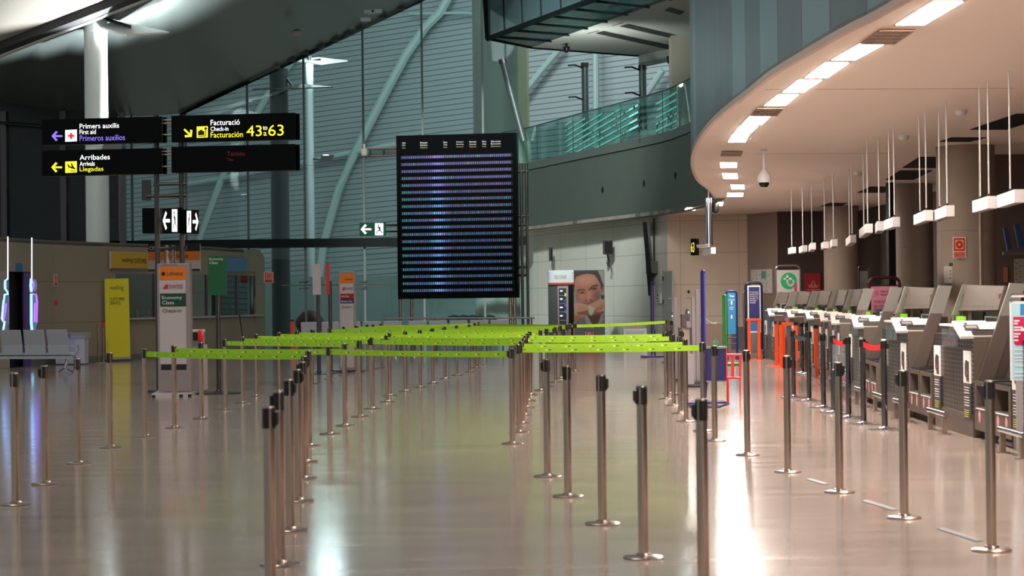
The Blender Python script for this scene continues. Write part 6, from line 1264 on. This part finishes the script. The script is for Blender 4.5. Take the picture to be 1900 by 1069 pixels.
for w_, a, b_, c, d in [('EMBARQUEMENT', 1634, 539.5, 1660, 543), ('PRIORITAIRE', 1634, 545, 1656, 548.5), ('MONTEZ', 1622.5, 557.5, 1644, 563), ('EN PREMIER', 1622.5, 566, 1652, 571), ('PRENEZ LE', 1622.5, 573, 1652, 578), ('DÉPART', 1622.5, 580, 1644, 585.5)]: txt('lettering', w_, a, b_, c, d, q, MI, ps)
obj('flower_mark', disc_px(B(), 1627, 544, 4, 5, q, .0), mat('rose_ink', (214, 120, 150), .5), ps)
frame_sign('hidden_green_sign', 1594, 1612, 494, 650, 47, 0, DSTEEL, .02, 'dim white sign with a green disc half hidden right of the farthest column', (1596, 503, 1611, 545), mat('dim_sign', (120, 116, 112), .5))
# grey gate frames, body bag gauge and reader
def upright(x1, x2, ytop, ybot, Y, label, m=LGREY, t_=.12):
    pl = facing(Y); t = thing('gate_upright', label, 'gate', (pl.hit((x1 + x2) / 2, 600).x, Y, 0), 'grey gate uprights'); L, R2 = pl.hit(x1, 600).x, pl.hit(x2, 600).x
    obj('board', box(B(), L, R2, Y, Y + t_, .05, pl.hit(x1, ytop).z), m, t, bevel=.004); obj('foot', box(B(), L - .12, R2 + .12, Y - .05, Y + t_ + .05, 0, .05), DSTEEL, t); return t
G2 = mat('gate_mauve', (164, 152, 156), .4)
gu1 = upright(1250.5, 1258, 551.5, 712, 38.5, 'narrow mauve grey gate upright, leftmost of the gates', G2); gu2 = upright(1284, 1290.5, 552.5, 716, 37.0, 'narrow mauve grey gate upright in the middle of the gates', G2); upright(1291.5, 1299.5, 537, 716, 37.4, 'tallest mauve grey gate upright left of the violet sign', G2)
for x1, x2, y, gt_, Y_ in ((1240, 1252, 553.5, gu1, 38.55), (1273, 1286, 554, gu2, 37.05)): obj('side_bar', tube(B(), [P(x1, y, Y_), P(x2, y, Y_)], .012, 6), CHROME, gt_)
pl = facing(36.4); g = pl.hit(1272, 700); t = thing('boarding_reader', 'dark ticket reader on a grey stand with a small green light', 'ticket reader', (g.x, 36.4, 0))
obj('lower_case', slab_px(B(), 1265, 583, 1280, 607, pl, .25), mat('reader_case', (84, 76, 74), .4), t, bevel=.01); obj('upper_case', poly_px(B(), [(1274, 574), (1278, 573), (1279.5, 594), (1272.5, 594)], pl.shift(.02), .2), DSTEEL, t); obj('green_light', disc_px(B(), 1277.7, 579.5, 1.2, 1.8, pl.shift(.03), n=10), mat('reader_light', (90, 255, 220), emit=3, ecol=(80, 255, 210)), t)
obj('stand', slab_px(B(), 1266, 607, 1280, 712, pl.shift(-.05), .12), mat('stand_tan', (168, 150, 136), .5), t); obj('side_screen', slab_px(B(), 1274, 596, 1281, 608, pl.shift(.02), .05), GREYP, t); obj('foot', tube(B(), [G(1268, 716, .02), G(1312, 716, .02)], .02, 8), BLACK, t)
tag(obj('grey_cabin_case', slab_px(B(), 1275, 658, 1288, 713, facing(36.0), .3), G2), 'low plain mauve grey box below the dark ticket reader', 'box')
# cabin bag gauge: navy box on red frame
gy = 30.6; pl = facing(gy); c = pl.hit(1329, 700); t = thing('bag_gauge', 'navy blue bag gauge box with a bright red steel frame at its right', 'bag gauge', (c.x, gy, 0))
obj('navy_box', slab_px(B(), 1310.5, 646, 1347, 707.5, pl, .35), NAVY, t, bevel=.01); obj('silver_rim', slab_px(B(), 1309.5, 643.5, 1349, 647, pl.shift(.01), .37), CHROME, t); obj('silver_foot_rim', slab_px(B(), 1310, 707, 1348, 709, pl.shift(.01), .37), CHROME, t); obj('red_side', slab_px(B(), 1347, 646, 1349.5, 707, pl, .35), RED, t)
obj('clear_handle', tube(B(), [pl.hit(1324, 644), pl.hit(1325, 635), pl.hit(1328, 630), pl.hit(1331, 635), pl.hit(1331, 644)], .018, 8), mat('soft_green_handle', (90, 150, 110), .3), t)
for a, b_ in (((1349, 658.5), (1376, 658.5)), ((1349, 701), (1374, 701))): obj('red_bar', tube(B(), [pl.hit(*a), pl.hit(*b_)], .018, 8), RED, t)
obj('red_leg', prism(B(), [pl.hit(1371.5, 659), pl.hit(1376.5, 659), pl.hit(1375, 700), pl.hit(1374.4, 752), pl.hit(1373, 752), pl.hit(1371.5, 700)], (0, .03, 0)), RED, t); obj('red_slat', slab_px(B(), 1357, 660, 1362, 700, pl, .03), RED, t)
obj('red_leg', tube(B(), [pl.hit(1350, 700), Vector((pl.hit(1350, 700).x, gy, 0))], .018, 8), RED, t); obj('red_leg', tube(B(), [pl.hit(1311, 706), Vector((pl.hit(1311, 706).x, gy + .3, 0))], .018, 8), mat('foot_navy'), t)
# brown low screen wall and cable
pl = facing(56); g = pl.hit(1329, 650); t = thing('low_screen', 'brown low partition with rounded corner before the cream wall', 'partition', (g.x, 56, 0)); obj('board', poly_px(B(), [(1300, 601), (1352, 600.5), (1357, 605), (1357, 660), (1300, 660)], pl, .04), mat('screen_brown', (134, 114, 100), .5), t)
obj('board_foot', box(B(), pl.hit(1301, 660).x, pl.hit(1356, 660).x, 55.9, 56.1, 0, .05), DSTEEL, t)
tag(obj('white_cable', tube(B(), [P(1300, 580, 56), P(1311, 593, 56), P(1321, 600, 56.02), P(1330, 599.5, 56.02)], .01, 5), WHITE), 'thin white cable drooping onto the brown low partition', 'cable')
# small floor marks
for i, (x1, y1, x2, y2) in enumerate([(1738, 981, 1812, 1005), (1598, 929, 1655, 947), (1495, 889, 1528, 899)]):
    a, b_ = G(x1, y1, .002), G(x2, y2, .002); n_ = Vector((.05, .05, 0)); tag(obj('floor_strip', prism(B(), [a, b_, b_ + n_, a + n_], (0, 0, .002)), mat('floor_mark', (84, 82, 84), .5)), 'thin grey strip set in the floor between the right posts, %s from the camera' % ORD[i], 'floor strip', 'grey floor strips')
